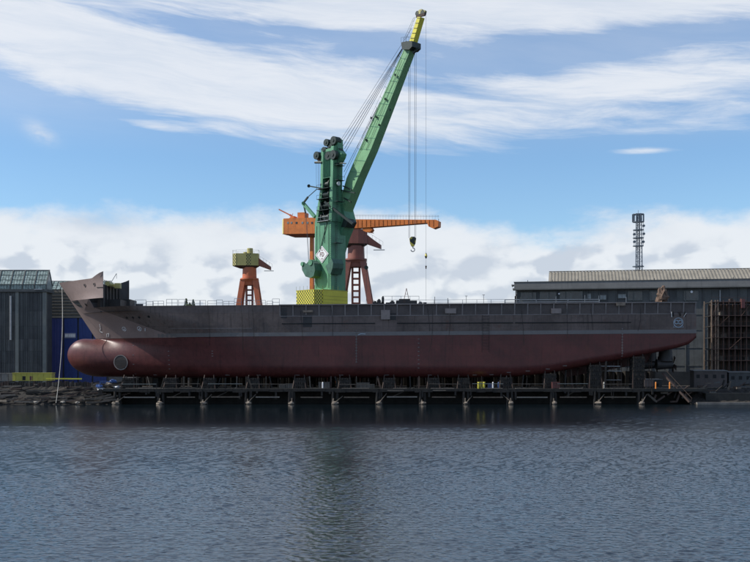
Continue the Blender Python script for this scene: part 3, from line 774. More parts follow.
for (a, b) in (((bu0, bv1), (bu1, bv1)), ((bu2, bvc), (bu2, bv0))):
    mb.bar(G(*a, zt+.0), G(*b, zt+.0), .18)
    for i in range(6): mb.bar(G(lerp(i/5, a[0], b[0]), lerp(i/5, a[1], b[1]), zt), G(lerp(i/5, a[0], b[0]), lerp(i/5, a[1], b[1]), zt+1.0), .05)
    mb.build('base_rail', M_YSHED, cr); mb = MB()
# tower: lower closed box (lit side at v=0, front at u=0)
def tower_box(pt_l, y0, y1, name, vlo, m_=M_GREEN):
    """slab between rows y0 (top) and y1 (bottom), back edge given by px at each row"""
zL = gp(331, 292, 0)[1]
mb = MB()
u_b = gp(314.6, 291, 0)[0]; u_m = gp(314.8, 222, 0)[0]; z_m = gp(331, 221, 0)[1]
mb.prism([G(u_b, 0, zL), G(0, 0, zL), G(0, -4.7, zL), G(u_b, -4.7, zL)], [G(u_m, 0, z_m), G(0, 0, z_m), G(0, -4.7, z_m), G(u_m, -4.7, z_m)])
mb.build('tower_base', M_GREEN, cr)
# upper tower: frame round an opening for the winches
z_o = z_m; z_t = gp(331, 177, 0)[1]; z_top = gp(331, 148, 0)[1]; u_t = gp(321, 165, 0)[0]; u_s = gp(320.2, 190, 0)[0]
def um(z): return interp(z, [(z_m, u_m), (gp(320, 190, 0)[1], u_s), (z_top, u_t)])
mb = MB()
zs = [z_o, gp(320, 190, 0)[1], z_top]
for z0, z1 in zip(zs[:-1], zs[1:]):
    for (ua, ub_) in ((lambda z: um(z), lambda z: um(z)+.8),):   # back column
        mb.prism([G(ua(z0), 0, z0), G(ub_(z0), 0, z0), G(ub_(z0), -3, z0), G(ua(z0), -3, z0)], [G(ua(z1), 0, z1), G(ub_(z1), 0, z1), G(ub_(z1), -3, z1), G(ua(z1), -3, z1)])
mb.build('back_column', M_GREEN, cr)
mb = MB(); mb.prism([G(-.75, 0, z_o), G(0.25, 0, z_o), G(0.25, -3.05, z_o), G(-.75, -3.05, z_o)], [G(-.1, 0, z_top+.4), G(.9, 0, z_top+.4), G(.9, -3.05, z_top+.4), G(-.1, -3.05, z_top+.4)])
mb.build('front_column', M_GREEN, cr)
mb = MB(); mb.prism([G(um(z_t)+.7, -.1, z_t), G(.0, -.1, z_t), G(0, -2.9, z_t), G(um(z_t)+.7, -2.9, z_t)], [G(um(z_top)+.7, -.1, z_top), G(.2, -.1, z_top), G(.2, -2.9, z_top), G(um(z_top)+.7, -2.9, z_top)]); 
up_ = mb.build('upper_plate', M_GREEN, cr)
for i in range(5):
    mb = MB(); u = lerp(i/4, u_t+1.0, -.4); mb.bar(G(u, .0, z_t+.2), G(u+.1, .0, z_top-.6), .18, .3); mb.build('stiffener', M_GREEN, up_)
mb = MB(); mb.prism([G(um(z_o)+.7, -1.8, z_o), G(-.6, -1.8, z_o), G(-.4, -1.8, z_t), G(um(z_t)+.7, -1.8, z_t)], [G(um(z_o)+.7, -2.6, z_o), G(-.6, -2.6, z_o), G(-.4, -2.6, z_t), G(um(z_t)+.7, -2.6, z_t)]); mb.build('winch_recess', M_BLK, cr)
# winches, platforms and ladders in the recess
for i, z in enumerate((z_o+1.2, z_o+4.0, z_o+6.6, z_o+9.0)):
    mb = MB(); mb.cyl(G(-3.6, -1.0, z), G(-.9, -1.0, z), .65 if i % 2 else .85, n=14); mb.cyl(G(-3.7, -1.0, z), G(-3.5, -1.0, z), 1.1, n=14); mb.cyl(G(-1.1, -1.0, z), G(-.9, -1.0, z), 1.1, n=14); mb.build('winch_drum', M_GDARK, cr, smooth=40)
for z in (z_o+.1, z_o+2.7, z_o+5.4, z_o+7.8):
    mb = MB(); mb.prism([G(-4.3, .7, z), G(-.2, .7, z), G(-.2, -1.2, z), G(-4.3, -1.2, z)], [G(-4.3, .7, z+.12), G(-.2, .7, z+.12), G(-.2, -1.2, z+.12), G(-4.3, -1.2, z+.12)])
    for i in range(4): mb.bar(G(-4.3+i*1.37, .7, z), G(-4.3+i*1.37, .7, z+1.0), .06)
    mb.bar(G(-4.3, .7, z+1.0), G(-.2, .7, z+1.0), .06); mb.build('platform', M_GDARK if z > z_o+1 else M_RAIL, cr)
mb = MB(); 
for (a, b) in (((320, 202), (326, 222)), ((327, 222), (319.5, 252))): mb.bar(gpt(*a, .15), gpt(*b, .15), .12)
mb.build('conduit', M_GDARK, cr)
mb = MB()
for o_ in (0, .5): mb.bar(G(-.35+o_, .12, zL), G(-.35+o_, .12, zL+22), .05)
for i in range(44): mb.bar(G(-.35, .12, zL+.25+i*.5), G(.15, .12, zL+.25+i*.5), .04)
mb.build('ladder', M_GREEN, cr)
# head of the tower: sheaves and dark gear
def disc(px, py, v, r, wd, m_=M_GDARK, name='sheave'):
    u, z = gp(px, py, v); mb = MB(); mb.cyl(G(u, v-wd/2, z), G(u, v+wd/2, z), r, n=20); mb.cyl(G(u, v-wd/2-.15, z), G(u, v+wd/2+.15, z), r*.35, n=10); mb.build(name, m_, cr, smooth=40)
for (px, py, v, r, wd) in ((318.5, 156, -.3, .95, 1.6), (321, 159, -1.5, .9, .8), (328, 143, -.8, .85, 1.4), (331.5, 147, -1.0, .8, 1.2), (325, 151, -.6, .9, 1.0), (329, 156, -.2, 1.0, .9), (335.8, 141, -1.4, 1.0, 1.8), (338, 153, -2.0, 1.3, 1.2), (334, 155, -.2, 1.1, .9)): disc(px, py, v, r, wd)
mb = MB(); gprism(mb, [(325, 160), (335, 160), (336, 152), (332, 143), (328, 142), (328, 148), (325, 151)], -.7, -2.3); mb.build('head_gear', M_GDARK, cr)
mb = MB(); gprism(mb, [(331, 163), (337.5, 163), (340.5, 157), (341.5, 153.5), (338, 149), (337.5, 139), (335.5, 137.5), (333, 141), (331, 150)], -1.2, -2.9); mb.build('head_cheek', M_GREEN, cr)
mb = MB(); mb.line([gpt(317, 163, 0), gpt(346, 163.5, -1)], .14, 6); mb.line([gpt(315, 162.5, 0), gpt(322, 162.5, 0)], .28, 6)
for px in (320, 321.5): mb.bar(gpt(px, 162, 0), gpt(px, 149, 0), .05)
mb.bar(gpt(320, 149, 0), gpt(321.5, 149, 0), .05); mb.build('head_platform', M_GDARK, cr)
mb = MB(); mb.bar(gpt(308.5, 186, 0), gpt(322, 188.5, 0), .35, .3); mb.cyl(gpt(308.8, 186, -.3), gpt(308.8, 186, .3), .4, n=10); mb.build('rope_outrigger', M_GDARK, cr)
for a, b in (((318, 163), (318.4, 190)), ((316.2, 163), (316.4, 187)), ((319.3, 163), (319.6, 250))): 
    mb = MB(); mb.cyl(gpt(*a, .1), gpt(*b, .1), .03, n=5); mb.build('wire', M_WIRE, cr)
# rear strut with its stay
mb = MB(); mb.bar(gpt(303, 203, -.5), gpt(315, 217, -.5), .55, .75); mb.bar(gpt(303, 203, -2.5), gpt(315, 217, -2.5), .35); mb.cyl(gpt(303, 203, .1), gpt(303, 203, -2.8), .35, n=10); mb.build('rear_strut', M_GREEN, cr)
mb = MB(); mb.bar(gpt(303.4, 203, -.5), gpt(308, 197, -.5), .35); mb.bar(gpt(308, 197, -.5), gpt(317, 189, -.5), .14); mb.bar(gpt(303.8, 205, -.5), gpt(305.5, 213, -.5), .28); mb.build('stay_rod', M_GDARK, cr)
mb = MB()
for dx_ in (0, .7): mb.cyl(gpt(305.5+dx_, 212, -.5), gpt(308.6+dx_, 262, -.5), .045, n=5)
mb.build('stay_wire', M_WIRE, cr)
# machinery bracket low on the back, and the front one
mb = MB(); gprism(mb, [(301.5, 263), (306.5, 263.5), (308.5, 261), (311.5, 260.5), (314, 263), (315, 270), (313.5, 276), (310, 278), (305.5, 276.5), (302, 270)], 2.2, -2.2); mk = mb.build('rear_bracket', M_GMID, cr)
mb = MB(); mb.cyl(gpt(301.8, 264, 2.4), gpt(301.8, 264, 2.4)+Vector((.5,.5,0)), .5, n=14); mb.cyl(gpt(310, 262.5, 2.4), gpt(310, 262.5, 2.4)+Vector((1.2,1.2,0)), .7, n=14); mb.build('sheave', M_GREEN, mk, smooth=40)
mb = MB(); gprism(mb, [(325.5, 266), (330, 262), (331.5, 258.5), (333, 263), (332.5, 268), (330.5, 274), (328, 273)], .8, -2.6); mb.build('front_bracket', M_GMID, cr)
# diamond sign on the lit side
zc = gp(322.4, 254.5, 0)[1]; uc = gp(322.4, 254.5, 0)[0]; hw, hh = 2.3, 2.05
mb = MB(); D = [(0, -hh), (hw, 0), (0, hh), (-hw, 0)]
mb.prism([G(uc+a, .05, zc+b) for a, b in D], [G(uc+a, .14, zc+b) for a, b in D]); sg = mb.build('diamond_sign', M_WHITE, cr)
M_SYM = mat('grey_red_lettering', (.22,.13,.13), .6, var=.1)
mb = MB(); v = .16
for k in range(4):
    (a, b), (c_, d) = D[k], D[(k+1)%4]; mb.bar(G(uc+a*.84, v, zc+b*.84), G(uc+c_*.84, v, zc+d*.84), .09, .04, up=(-sA, -cA, 0))
def gl(pts, wd=.17):
    for p, q in zip(pts[:-1], pts[1:]): mb.bar(G(uc+p[0], v, zc+p[1]), G(uc+q[0], v, zc+q[1]), wd, .04, up=(-sA, -cA, 0))
gl([(-.62, -.45), (-.62, .45), (-.15, .45)]); gl([(-.62, .05), (-.25, .05)]); gl([(.05, -.5), (.05, .5), (.45, .42), (.68, 0), (.45, -.42), (.05, -.5)])
gl([(-.25, .85), (0, 1.2), (.25, .85)], .13); gl([(-.25, -.85), (0, -1.2), (.25, -.85)], .13)
mb.build('sign_symbol', M_SYM, sg)
# boom foot housing (dark, turned from the sun) and the diagonal strut in front of it
mb = MB(); gprism(mb, [(334, 257), (336, 250), (339.5, 238), (344, 227), (346.5, 221.5), (344.5, 214), (341, 200), (337, 189), (334, 190)], -3.1, -6.4); mb.build('boom_foot', M_GREEN, cr)
mb = MB(); mb.bar(gpt(325, 202, .25), gpt(353, 224, -2.2), .7, .5); mb.bar(gpt(325, 203.5, .3), gpt(353, 225.5, -2.15), .12); mb.build('diagonal_strut', M_GDARK, cr)
mb = MB(); gprism(mb, [(341, 227), (345.5, 227), (348, 221.5), (344, 217)], -2.9, -5.8); mb.build('foot_casing', M_GDARK, cr)
# lamp on the front column
mb = MB(); c_ = G(1.0, -1.2, gp(336.5, 183.5, -1)[1]); mb.cyl(c_, c_+Vector((.3,-.35,-.05)), .35, .5, n=14); mb.build('floodlight', M_WHITE, cr)
for (a, b) in (((341, 190), (355, 193)), ((343, 186), (352, 190)), ((344, 198), (351, 202))):
    mb = MB(); mb.bar(gpt(*a, -2.9), gpt(*b, -2.9), .35, .25); mb.build('boom_gantry', M_GDARK, cr)
# boom
def vb(t): return lerp(t, -3.2, -3.9), lerp(t, -6.0, -5.7)
rows = [(222, 334, 340), (209, 338, 345), (178, 346.6, 357.8), (150, 359, 370.6), (110, 376.5, 386.6), (50, 403.5, 410.2)]
def boom_ring(y, l, r):
    t = (222-y)/(222-50); va, vb_ = vb(t)
    a = gp(l, y, va); b = gp(r, y, va)
    return [G(a[0], va, a[1]), G(b[0], va, b[1]), G(b[0], vb_, b[1]), G(a[0], vb_, a[1])]
rg = [boom_ring(*q) for q in rows]
mb = MB()
for a, b in zip(rg[:-1], rg[1:]): mb.add(a+b, [(0,1,5,4),(1,2,6,5),(2,3,7,6),(3,0,4,7)])
mb.add(rg[0], [(0,1,2,3)]); mb.add(rg[-1], [(0,1,2,3)])
bm_ = mb.build('boom', M_BOOMG, cr)
mb = MB()
def along(pts, v, r): mb.line([gpt(px, py, v) for px, py in pts], r, 5)
along([(360.5, 150), (378, 110), (404.5, 50)], -3.3, .05)
along([(366, 150), (381.5, 112), (402, 60)], -3.35, .04)
mb.build('boom_cable', M_GDARK, bm_)
for (px, py) in ((385, 99), (376, 117), (371, 118), (390, 110), (366, 140), (379, 125), (395, 75)):
    mb = MB(); mb.box(*(lambda c_: ((c_.x-.15, c_.y-.3, c_.z-.2), (c_.x+.18, c_.y+.2, c_.z+.2)))(gpt(px, py, -3.35))); mb.build('boom_fitting', M_GDARK, bm_)
mb = MB(); c_ = [gpt(359.5+i*4.6, 150-i*10.2, -3.9) for i in range(10)]
for i, p in enumerate(c_): mb.bar(p, p+Vector((-.55, 0, .6)), .05)
mb.line([p+Vector((-.55, 0, .6)) for p in c_], .03, 4); mb.build('boom_handrail', M_GDARK, bm_)
for k in range(11):
    t = (k+.6)/11.3; y = lerp(t, 178, 50); l_ = interp(-y, [(-178, 346.6), (-150, 359), (-110, 376.5), (-50, 403.5)]); r_ = interp(-y, [(-178, 357.8), (-150, 370.6), (-110, 386.6), (-50, 410.2)])
    tv = (222-y)/(222-50); va = vb(tv)[0]
    mb = MB(); mb.bar(gpt(l_+.2, y+.2, va+.03), gpt(r_-.2, y+1.2, va+.03), .12, .07, up=(-sA, -cA, 0)); mb.build('boom_plate_joint', M_GREEN, bm_)
# access gear on the shaded side of the tower
mb = MB()
for o_ in (-1.7, -1.2): mb.bar(G(.12+.02, o_, zL), G(.35, o_, z_o), .05); mb.bar(G(.45, o_, z_o), G(1.05, o_, z_top), .05)
for i in range(70):
    t = i/69; z = lerp(t, zL+.4, z_top-.3); u = lerp((z-zL)/(z_o-zL), .16, .36) if z < z_o else lerp((z-z_o)/(z_top-z_o), .45, 1.05); mb.bar(G(u, -1.7, z), G(u, -1.2, z), .04)
mb.build('front_ladder', M_GDARK, cr)
for z in (zL+5.5, zL+11.5, z_o+4.5, z_o+9.5, z_o+13.0):
    mb = MB(); u = .3 if z < z_o else .8; mb.prism([G(u, -.4, z), G(u+1.1, -.4, z), G(u+1.1, -2.6, z), G(u, -2.6, z)], [G(u, -.4, z+.1), G(u+1.1, -.4, z+.1), G(u+1.1, -2.6, z+.1), G(u, -2.6, z+.1)])
    for v_ in (-.4, -1.1, -1.9, -2.6): mb.bar(G(u+1.1, v_, z), G(u+1.1, v_, z+1.0), .05)
    mb.bar(G(u+1.1, -.4, z+1.0), G(u+1.1, -2.6, z+1.0), .05); mb.build('landing', M_GDARK, cr)
for px, y0, y1 in ((316.6, 226, 288), (324.5, 224, 243), (328.6, 224, 288)):
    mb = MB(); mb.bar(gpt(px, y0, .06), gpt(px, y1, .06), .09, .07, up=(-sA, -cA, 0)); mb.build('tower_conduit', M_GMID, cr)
# platform round the boom head
mb = MB(); 
for v0, v1 in ((-2.6, -7.2),):
    q = [(401, 42.5), (402, 49.3), (409, 49.6), (412, 46.5), (412, 41), (406, 41.3)]
    gprism(mb, q, -3.1, -6.0)
mb.build('head_platform', M_GDARK, cr)
mb = MB()
for px in (401.2, 403.5, 406, 409, 412): mb.bar(gpt(px, 42, -3.1), gpt(px, 37.5, -3.1), .05)
mb.line([gpt(401.2, 37.5, -3.1), gpt(412, 36.8, -3.1)], .03); mb.build('platform_rail', M_GDARK, cr)
mb = MB(); mb.bar(gpt(413, 53, -4.5), gpt(419.5, 48, -4.5), .45, .5); mb.build('head_arm', M_GDARK, cr)
# yellow tip
rows = [(44, 408.4, 412.6), (17, 417.2, 420.4)]
mb = MB(); rr_ = []
for y, l, r in rows:
    va, v2 = -4.1, -5.5; a = gp(l, y, va); b = gp(r, y, va); rr_.append([G(a[0], va, a[1]), G(b[0], va, b[1]), G(b[0], v2, b[1]), G(a[0], v2, a[1])])
mb.add(rr_[0]+rr_[1], [(0,1,5,4),(1,2,6,5),(2,3,7,6),(3,0,4,7),(0,3,2,1),(4,5,6,7)]); tip = mb.build('boom_tip', M_YEL, cr)
mb = MB()
for i in range(6):
    t = i/5; mb.bar(gpt(lerp(t, 408.6, 417), lerp(t, 43, 18), -4.05), gpt(lerp(t, 412.4, 420), lerp(t, 43, 18), -4.05), .12)
mb.build('tip_rib', M_KHAKI, tip)
mb = MB()
for (px, py, r) in ((417.3, 13.5, .55), (419.8, 12, .5), (422.6, 13, .62), (421.3, 10.3, .25), (424, 11.5, .3)):
    u, z = gp(px, py, -4.6); mb = MB(); mb.cyl(G(u, -4.5, z), G(u, -5.2, z), r, n=14); mb.build('tip_sheave', M_GDARK if r > .54 else M_KHAKI, cr, smooth=40)
mb = MB(); mb.bar(gpt(416.6, 16.5, -4.5), gpt(425, 14.5, -4.5), .4, .6); mb.build('tip_crosshead', M_RUSTY, cr)
mb = MB()
for i in range(7):
    t = i/6; p = gpt(lerp(t, 407.5, 416.5), lerp(t, 42, 17), -4.3); q = gpt(lerp(t, 404, 413.5), lerp(t, 39, 18), -4.3); mb.bar(p, q, .035)
mb.line([gpt(404, 39, -4.3), gpt(413.5, 18, -4.3)], .03); mb.line([gpt(405.8, 40, -4.3), gpt(415, 17.5, -4.3)], .03); mb.build('tip_handrail', M_WIRE, tip)
# luffing ropes
for (a, b, r) in (((342, 142, -1.6), (405, 44, -4.5), .05), ((343, 146, -2), (404, 46, -4.5), .06), ((344.5, 149, -2), (403.5, 47.5, -4.5), .06), ((345.5, 152, -2.4), (403, 50, -4.6), .05), ((341.5, 139, -1.6), (412, 28, -4.5), .035), ((344, 172, -2.6), (377, 108, -3.6), .05), ((343.5, 178, -2.6), (380, 102, -3.6), .04)):
    mb = MB(); mb.cyl(gpt(*a), gpt(*b), r, n=5); mb.build('luffing_rope', M_WIRE, cr)
# hoist ropes and hook block
hu, hz_ = gp(411.5, 62, -4.8)
hk = gpt(412.8, 243, -4.8)
def pole_at(px, py, v): return gpt(px, py, v)
pt = G(gp(413, 243, -4.8)[0], -4.8, 0)
for px, ytop in ((408.8, 66), (414.8, 52)):
    top = gpt(px, ytop, -4.8); bot = Vector((top.x, top.y, gp(px, 238, -4.8)[1])); mb = MB(); mb.cyl(top, bot, .045, n=5)
    mb.cyl(top+Vector((.35,0,0)), bot+Vector((.25,0,0)), .03, n=5); mb.build('hoist_rope', M_WIRE, cr)
hook = thing('crane_hook_block', 'yellow and black crane hook block hanging from the green boom', 'hook block', hk)
def haz(h, oc, cc):
    x, y, z = h.sep(oc); f = h.m('FRACT', h.m('MULTIPLY', h.m('ADD', h.m('ADD', x, y), h.m('MULTIPLY', z, 1.3)), .62))
    return h.mix(h.m('GREATER_THAN', f, .5), cc, (.03,.03,.03))
M_HAZ = mat('hook_block_hazard_paint', (.62,.52,.07), .5, var=.1, extra=haz)
mb = MB(); c = hk
prof = [(-.75, 1.0), (-.35, 1.35), (.35, 1.35), (.75, 1.0), (.6, -.1), (.3, -.75), (-.3, -.75), (-.6, -.1)]
mb.prism([c+Vector((a, -.5, b)) for a, b in prof], [c+Vector((a, .5, b)) for a, b in prof]); mb.build('block_body', M_HAZ, hook)
mb = MB(); mb.cyl(c+Vector((0,-.62,.5)), c+Vector((0,.62,.5)), .5, n=16); mb.cyl(c+Vector((0,-.66,.5)), c+Vector((0,.66,.5)), .16, n=10); mb.build('sheave', M_GDARK, hook, smooth=40)
mb = MB(); hp = [c+Vector((0, 0, -.7)), c+Vector((0, 0, -1.15))]+[c+Vector((.42*sin(a), 0, -1.5+.42*cos(a))) for a in [radians(x) for x in range(0, 271, 30)]]
mb.line(hp, .11, 8); mb.build('hook', M_RAIL, hook)
# auxiliary line
top = gpt(426, 14, -4.8); mb = MB(); bot = Vector((top.x, top.y, gp(427.5, 301, -4.8)[1])); mb.cyl(top, bot, .025, n=5); mb.build('auxiliary_rope', M_WIRE, cr)
aux = thing('auxiliary_hook', 'small hook weight hanging on the thin outer rope of the green boom', 'hook', Vector((top.x, top.y, gp(427.5, 257, -4.8)[1])))
L_ = aux.location; mb = MB(); mb.cyl(L_+Vector((0,0,.9)), L_+Vector((0,0,.2)), .12, .30, n=10); mb.cyl(L_+Vector((0,0,.2)), L_+Vector((0,0,-.3)), .30, .12, n=10); mb.build('weight', M_HAZ, aux); mb = MB(); mb.cyl(L_+Vector((0,0,-1.9)), L_+Vector((0,0,-2.6)), .18, .10, n=8); mb.build('swivel', M_RUSTY, aux)

# ------------------------------------------------------------------ orange hammerhead crane
BA = radians(20); YH = 262.0; OH = at(345, 364, YH); ch_, sh_ = cos(BA), sin(BA)
def Q(a, b, z): return Vector((OH.x+a*ch_+b*sh_, YH-a*sh_+b*ch_, z))          # a along the jib (right end nearer), b away from the camera
def qp(px, py, b=0.0):
    k = (px-CX)/F; a = (k*(YH+b*ch_)-OH.x-b*sh_)/(ch_+k*sh_); Y = YH-a*sh_+b*ch_; return a, H+(HY-py)*Y/F
def qpt(px, py, b=0.0): a, z = qp(px, py, b); return Q(a, b, z)
hc = thing('hammerhead_crane', 'orange hammerhead crane with long level jib behind the green crane', 'crane', Q(0, 0, FLOOR))
def qprism(pts, b0, b1, name, m_, par=None):
    P_ = [qp(px, py, b0) for px, py in pts]; mb = MB(); mb.prism([Q(a, b0, z) for a, z in P_], [Q(a, b1, z) for a, z in P_]); return mb.build(name, m_, par or hc)
qprism([(283.5, 218.5), (314, 217.5), (330, 218), (330, 233.5), (314, 233.5), (284, 234)], -2.4, 2.4, 'machinery_house', M_OR)
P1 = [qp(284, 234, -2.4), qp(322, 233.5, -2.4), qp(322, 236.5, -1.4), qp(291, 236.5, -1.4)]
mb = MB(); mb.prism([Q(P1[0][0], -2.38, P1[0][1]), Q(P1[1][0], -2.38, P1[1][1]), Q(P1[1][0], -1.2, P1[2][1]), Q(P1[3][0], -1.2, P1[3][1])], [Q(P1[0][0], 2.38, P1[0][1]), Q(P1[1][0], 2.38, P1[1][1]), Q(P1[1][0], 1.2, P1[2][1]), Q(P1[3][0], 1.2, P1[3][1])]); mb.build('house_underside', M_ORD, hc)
mb = MB(); a0, z0 = qp(283.5, 219, -2.4); a1, z1 = qp(283.5, 233.5, -2.4)
mb.prism([Q(a0-.02, -2.4, z0), Q(a0-.75, -1.5, z0), Q(a0-.75, -1.5, z1), Q(a0-.02, -2.4, z1)], [Q(a0-.02, 2.4, z0), Q(a0-.75, 1.5, z0), Q(a0-.75, 1.5, z1), Q(a0-.02, 2.4, z1)]); mb.build('yellow_end', M_CREAM, hc)
for px in (288, 291.5, 296.5, 302.5, 307.5, 312):
    a, z = qp(px, 222.8, -2.4); mb = MB(); mb.prism([Q(a-.25, -2.45, z-.25), Q(a+.25, -2.45, z-.25), Q(a+.25, -2.45, z+.25), Q(a-.25, -2.45, z+.25)], [Q(a-.25, -2.2, z-.25), Q(a+.25, -2.2, z-.25), Q(a+.25, -2.2, z+.25), Q(a-.25, -2.2, z+.25)]); mb.build('house_window', M_WIN if px in (296.5, 312) else M_WINL, hc)
qprism([(297.5, 212.5), (304.5, 212.3), (304.5, 217.9), (297.5, 218)], -1.2, 1.4, 'roof_hut', M_OR)
qprism([(289, 218.3), (291.5, 216), (294, 216), (294, 218)], -1.0, 1.0, 'winch_cover', M_OR)
mb = MB(); mb.bar(qpt(279, 209.5, 0), qpt(290.5, 215.3, 0), .35, .3); mb.bar(qpt(290, 215, 0), qpt(293.5, 217.5, 0), .5); mb.bar(qpt(293, 213.5), qpt(291, 217.5), .1)
mb.build('service_jib', M_ORR, hc)
jib = qprism([(330, 219.2), (436, 219.7), (438.5, 221), (438.3, 226.5), (433, 228.5), (428.5, 226.5), (427, 222.8), (370, 227.2), (330, 229.5)], -1.1, 1.1, 'jib', M_OR)
mb = MB()
for i in range(23):
    px = 341+i*4.2; a, z = qp(px, 219.7, -1.12); zb = qp(px, interp(px, [(330, 229.3), (370, 227.0), (427, 222.9)]) if px < 427 else 227, -1.12)[1]
    mb.bar(Q(a, -1.14, z-.1), Q(a, -1.14, zb+.1), .10, .06)
mb.build('jib_stiffener', M_OR, jib)
mb = MB()
for yy in (216.0, 214.9): mb.line([qpt(353, yy, -1.0), qpt(439, yy+.6, -1.0)], .03, 4)
for i in range(30): 
    px = 354+i*2.9; mb.bar(qpt(px, 219.6, -1.0), qpt(px, 215.2, -1.0), .035)
mb.build('jib_handrail', M_RAIL, jib)
mb = MB(); mb.bar(qpt(438.6, 219, -1), qpt(438.6, 227, -1), .12); mb.bar(qpt(434, 219, -1), qpt(438.6, 227, -1), .05); mb.build('jib_end_frame', M_ORD, jib)
tr = thing('hoist_trolley', 'orange hoist trolley under the hammerhead jib beside the green tower', 'trolley', qpt(367, 230, 0))
qprism([(362.5, 228.2), (371, 227.6), (372, 229.8), (370, 232), (366, 232), (363, 230.6)], -.9, .9, 'trolley_frame', M_OR, tr)
mb = MB(); mb.bar(qpt(368, 232.4, -.6), qpt(373.5, 233.2, -.6), .5, .12); mb.line([qpt(373.5, 233, -.6), qpt(373.5, 231, -.6)], .04); mb.build('trolley_platform', M_ORD, tr)
mb = MB()
for px in (364.5, 367): mb.cyl(qpt(px, 232, 0), Q(qp(px, 232)[0], 0, qp(px, 268)[1]), .03, n=5)
p = qpt(366.3, 268, 0); mb.cyl(qpt(366.3, 270, 0), qpt(366.3, 306, 0), .05, n=5); mb.build('trolley_rope', M_WIRE, tr)
hb2 = thing('small_hook_block', 'dark round hook block hanging right of the red portal legs', 'hook block', p)
mb = MB(); mb.cyl(p+Vector((0,-.3,.1)), p+Vector((0,.3,.1)), .5, n=16); mb.bar(p+Vector((0,0,-.2)), p+Vector((0,0,-1.0)), .16, up=(0,1,0)); mb.build('block_body', M_GDARK, hb2, smooth=40)
# its column: seen as a sliver left of the green tower
for px in (312.0, 338):
    a, z = qp(px, 236, 0); mb = MB(); mb.prism([Q(a-.55, -.55, FLOOR), Q(a+.55, -.55, FLOOR), Q(a+.55, .55, FLOOR), Q(a-.55, .55, FLOOR)], [Q(a-.4, -.5, z), Q(a+.4, -.5, z), Q(a+.4, .5, z), Q(a-.4, .5, z)]); mb.build('column_leg', M_OR, hc)
a0, z0 = qp(312, 262, 0); a1, z1 = qp(338, 262, 0); mb = MB(); mb.bar(Q(a0, 0, z0), Q(a1, 0, z0), .5); mb.bar(Q(a0, 0, z0), Q(a1, 0, qp(338, 240)[1]), .3); mb.bar(Q(a0, 0, FLOOR+1), Q(a1, 0, z0), .3); mb.build('column_brace', M_OR, hc)

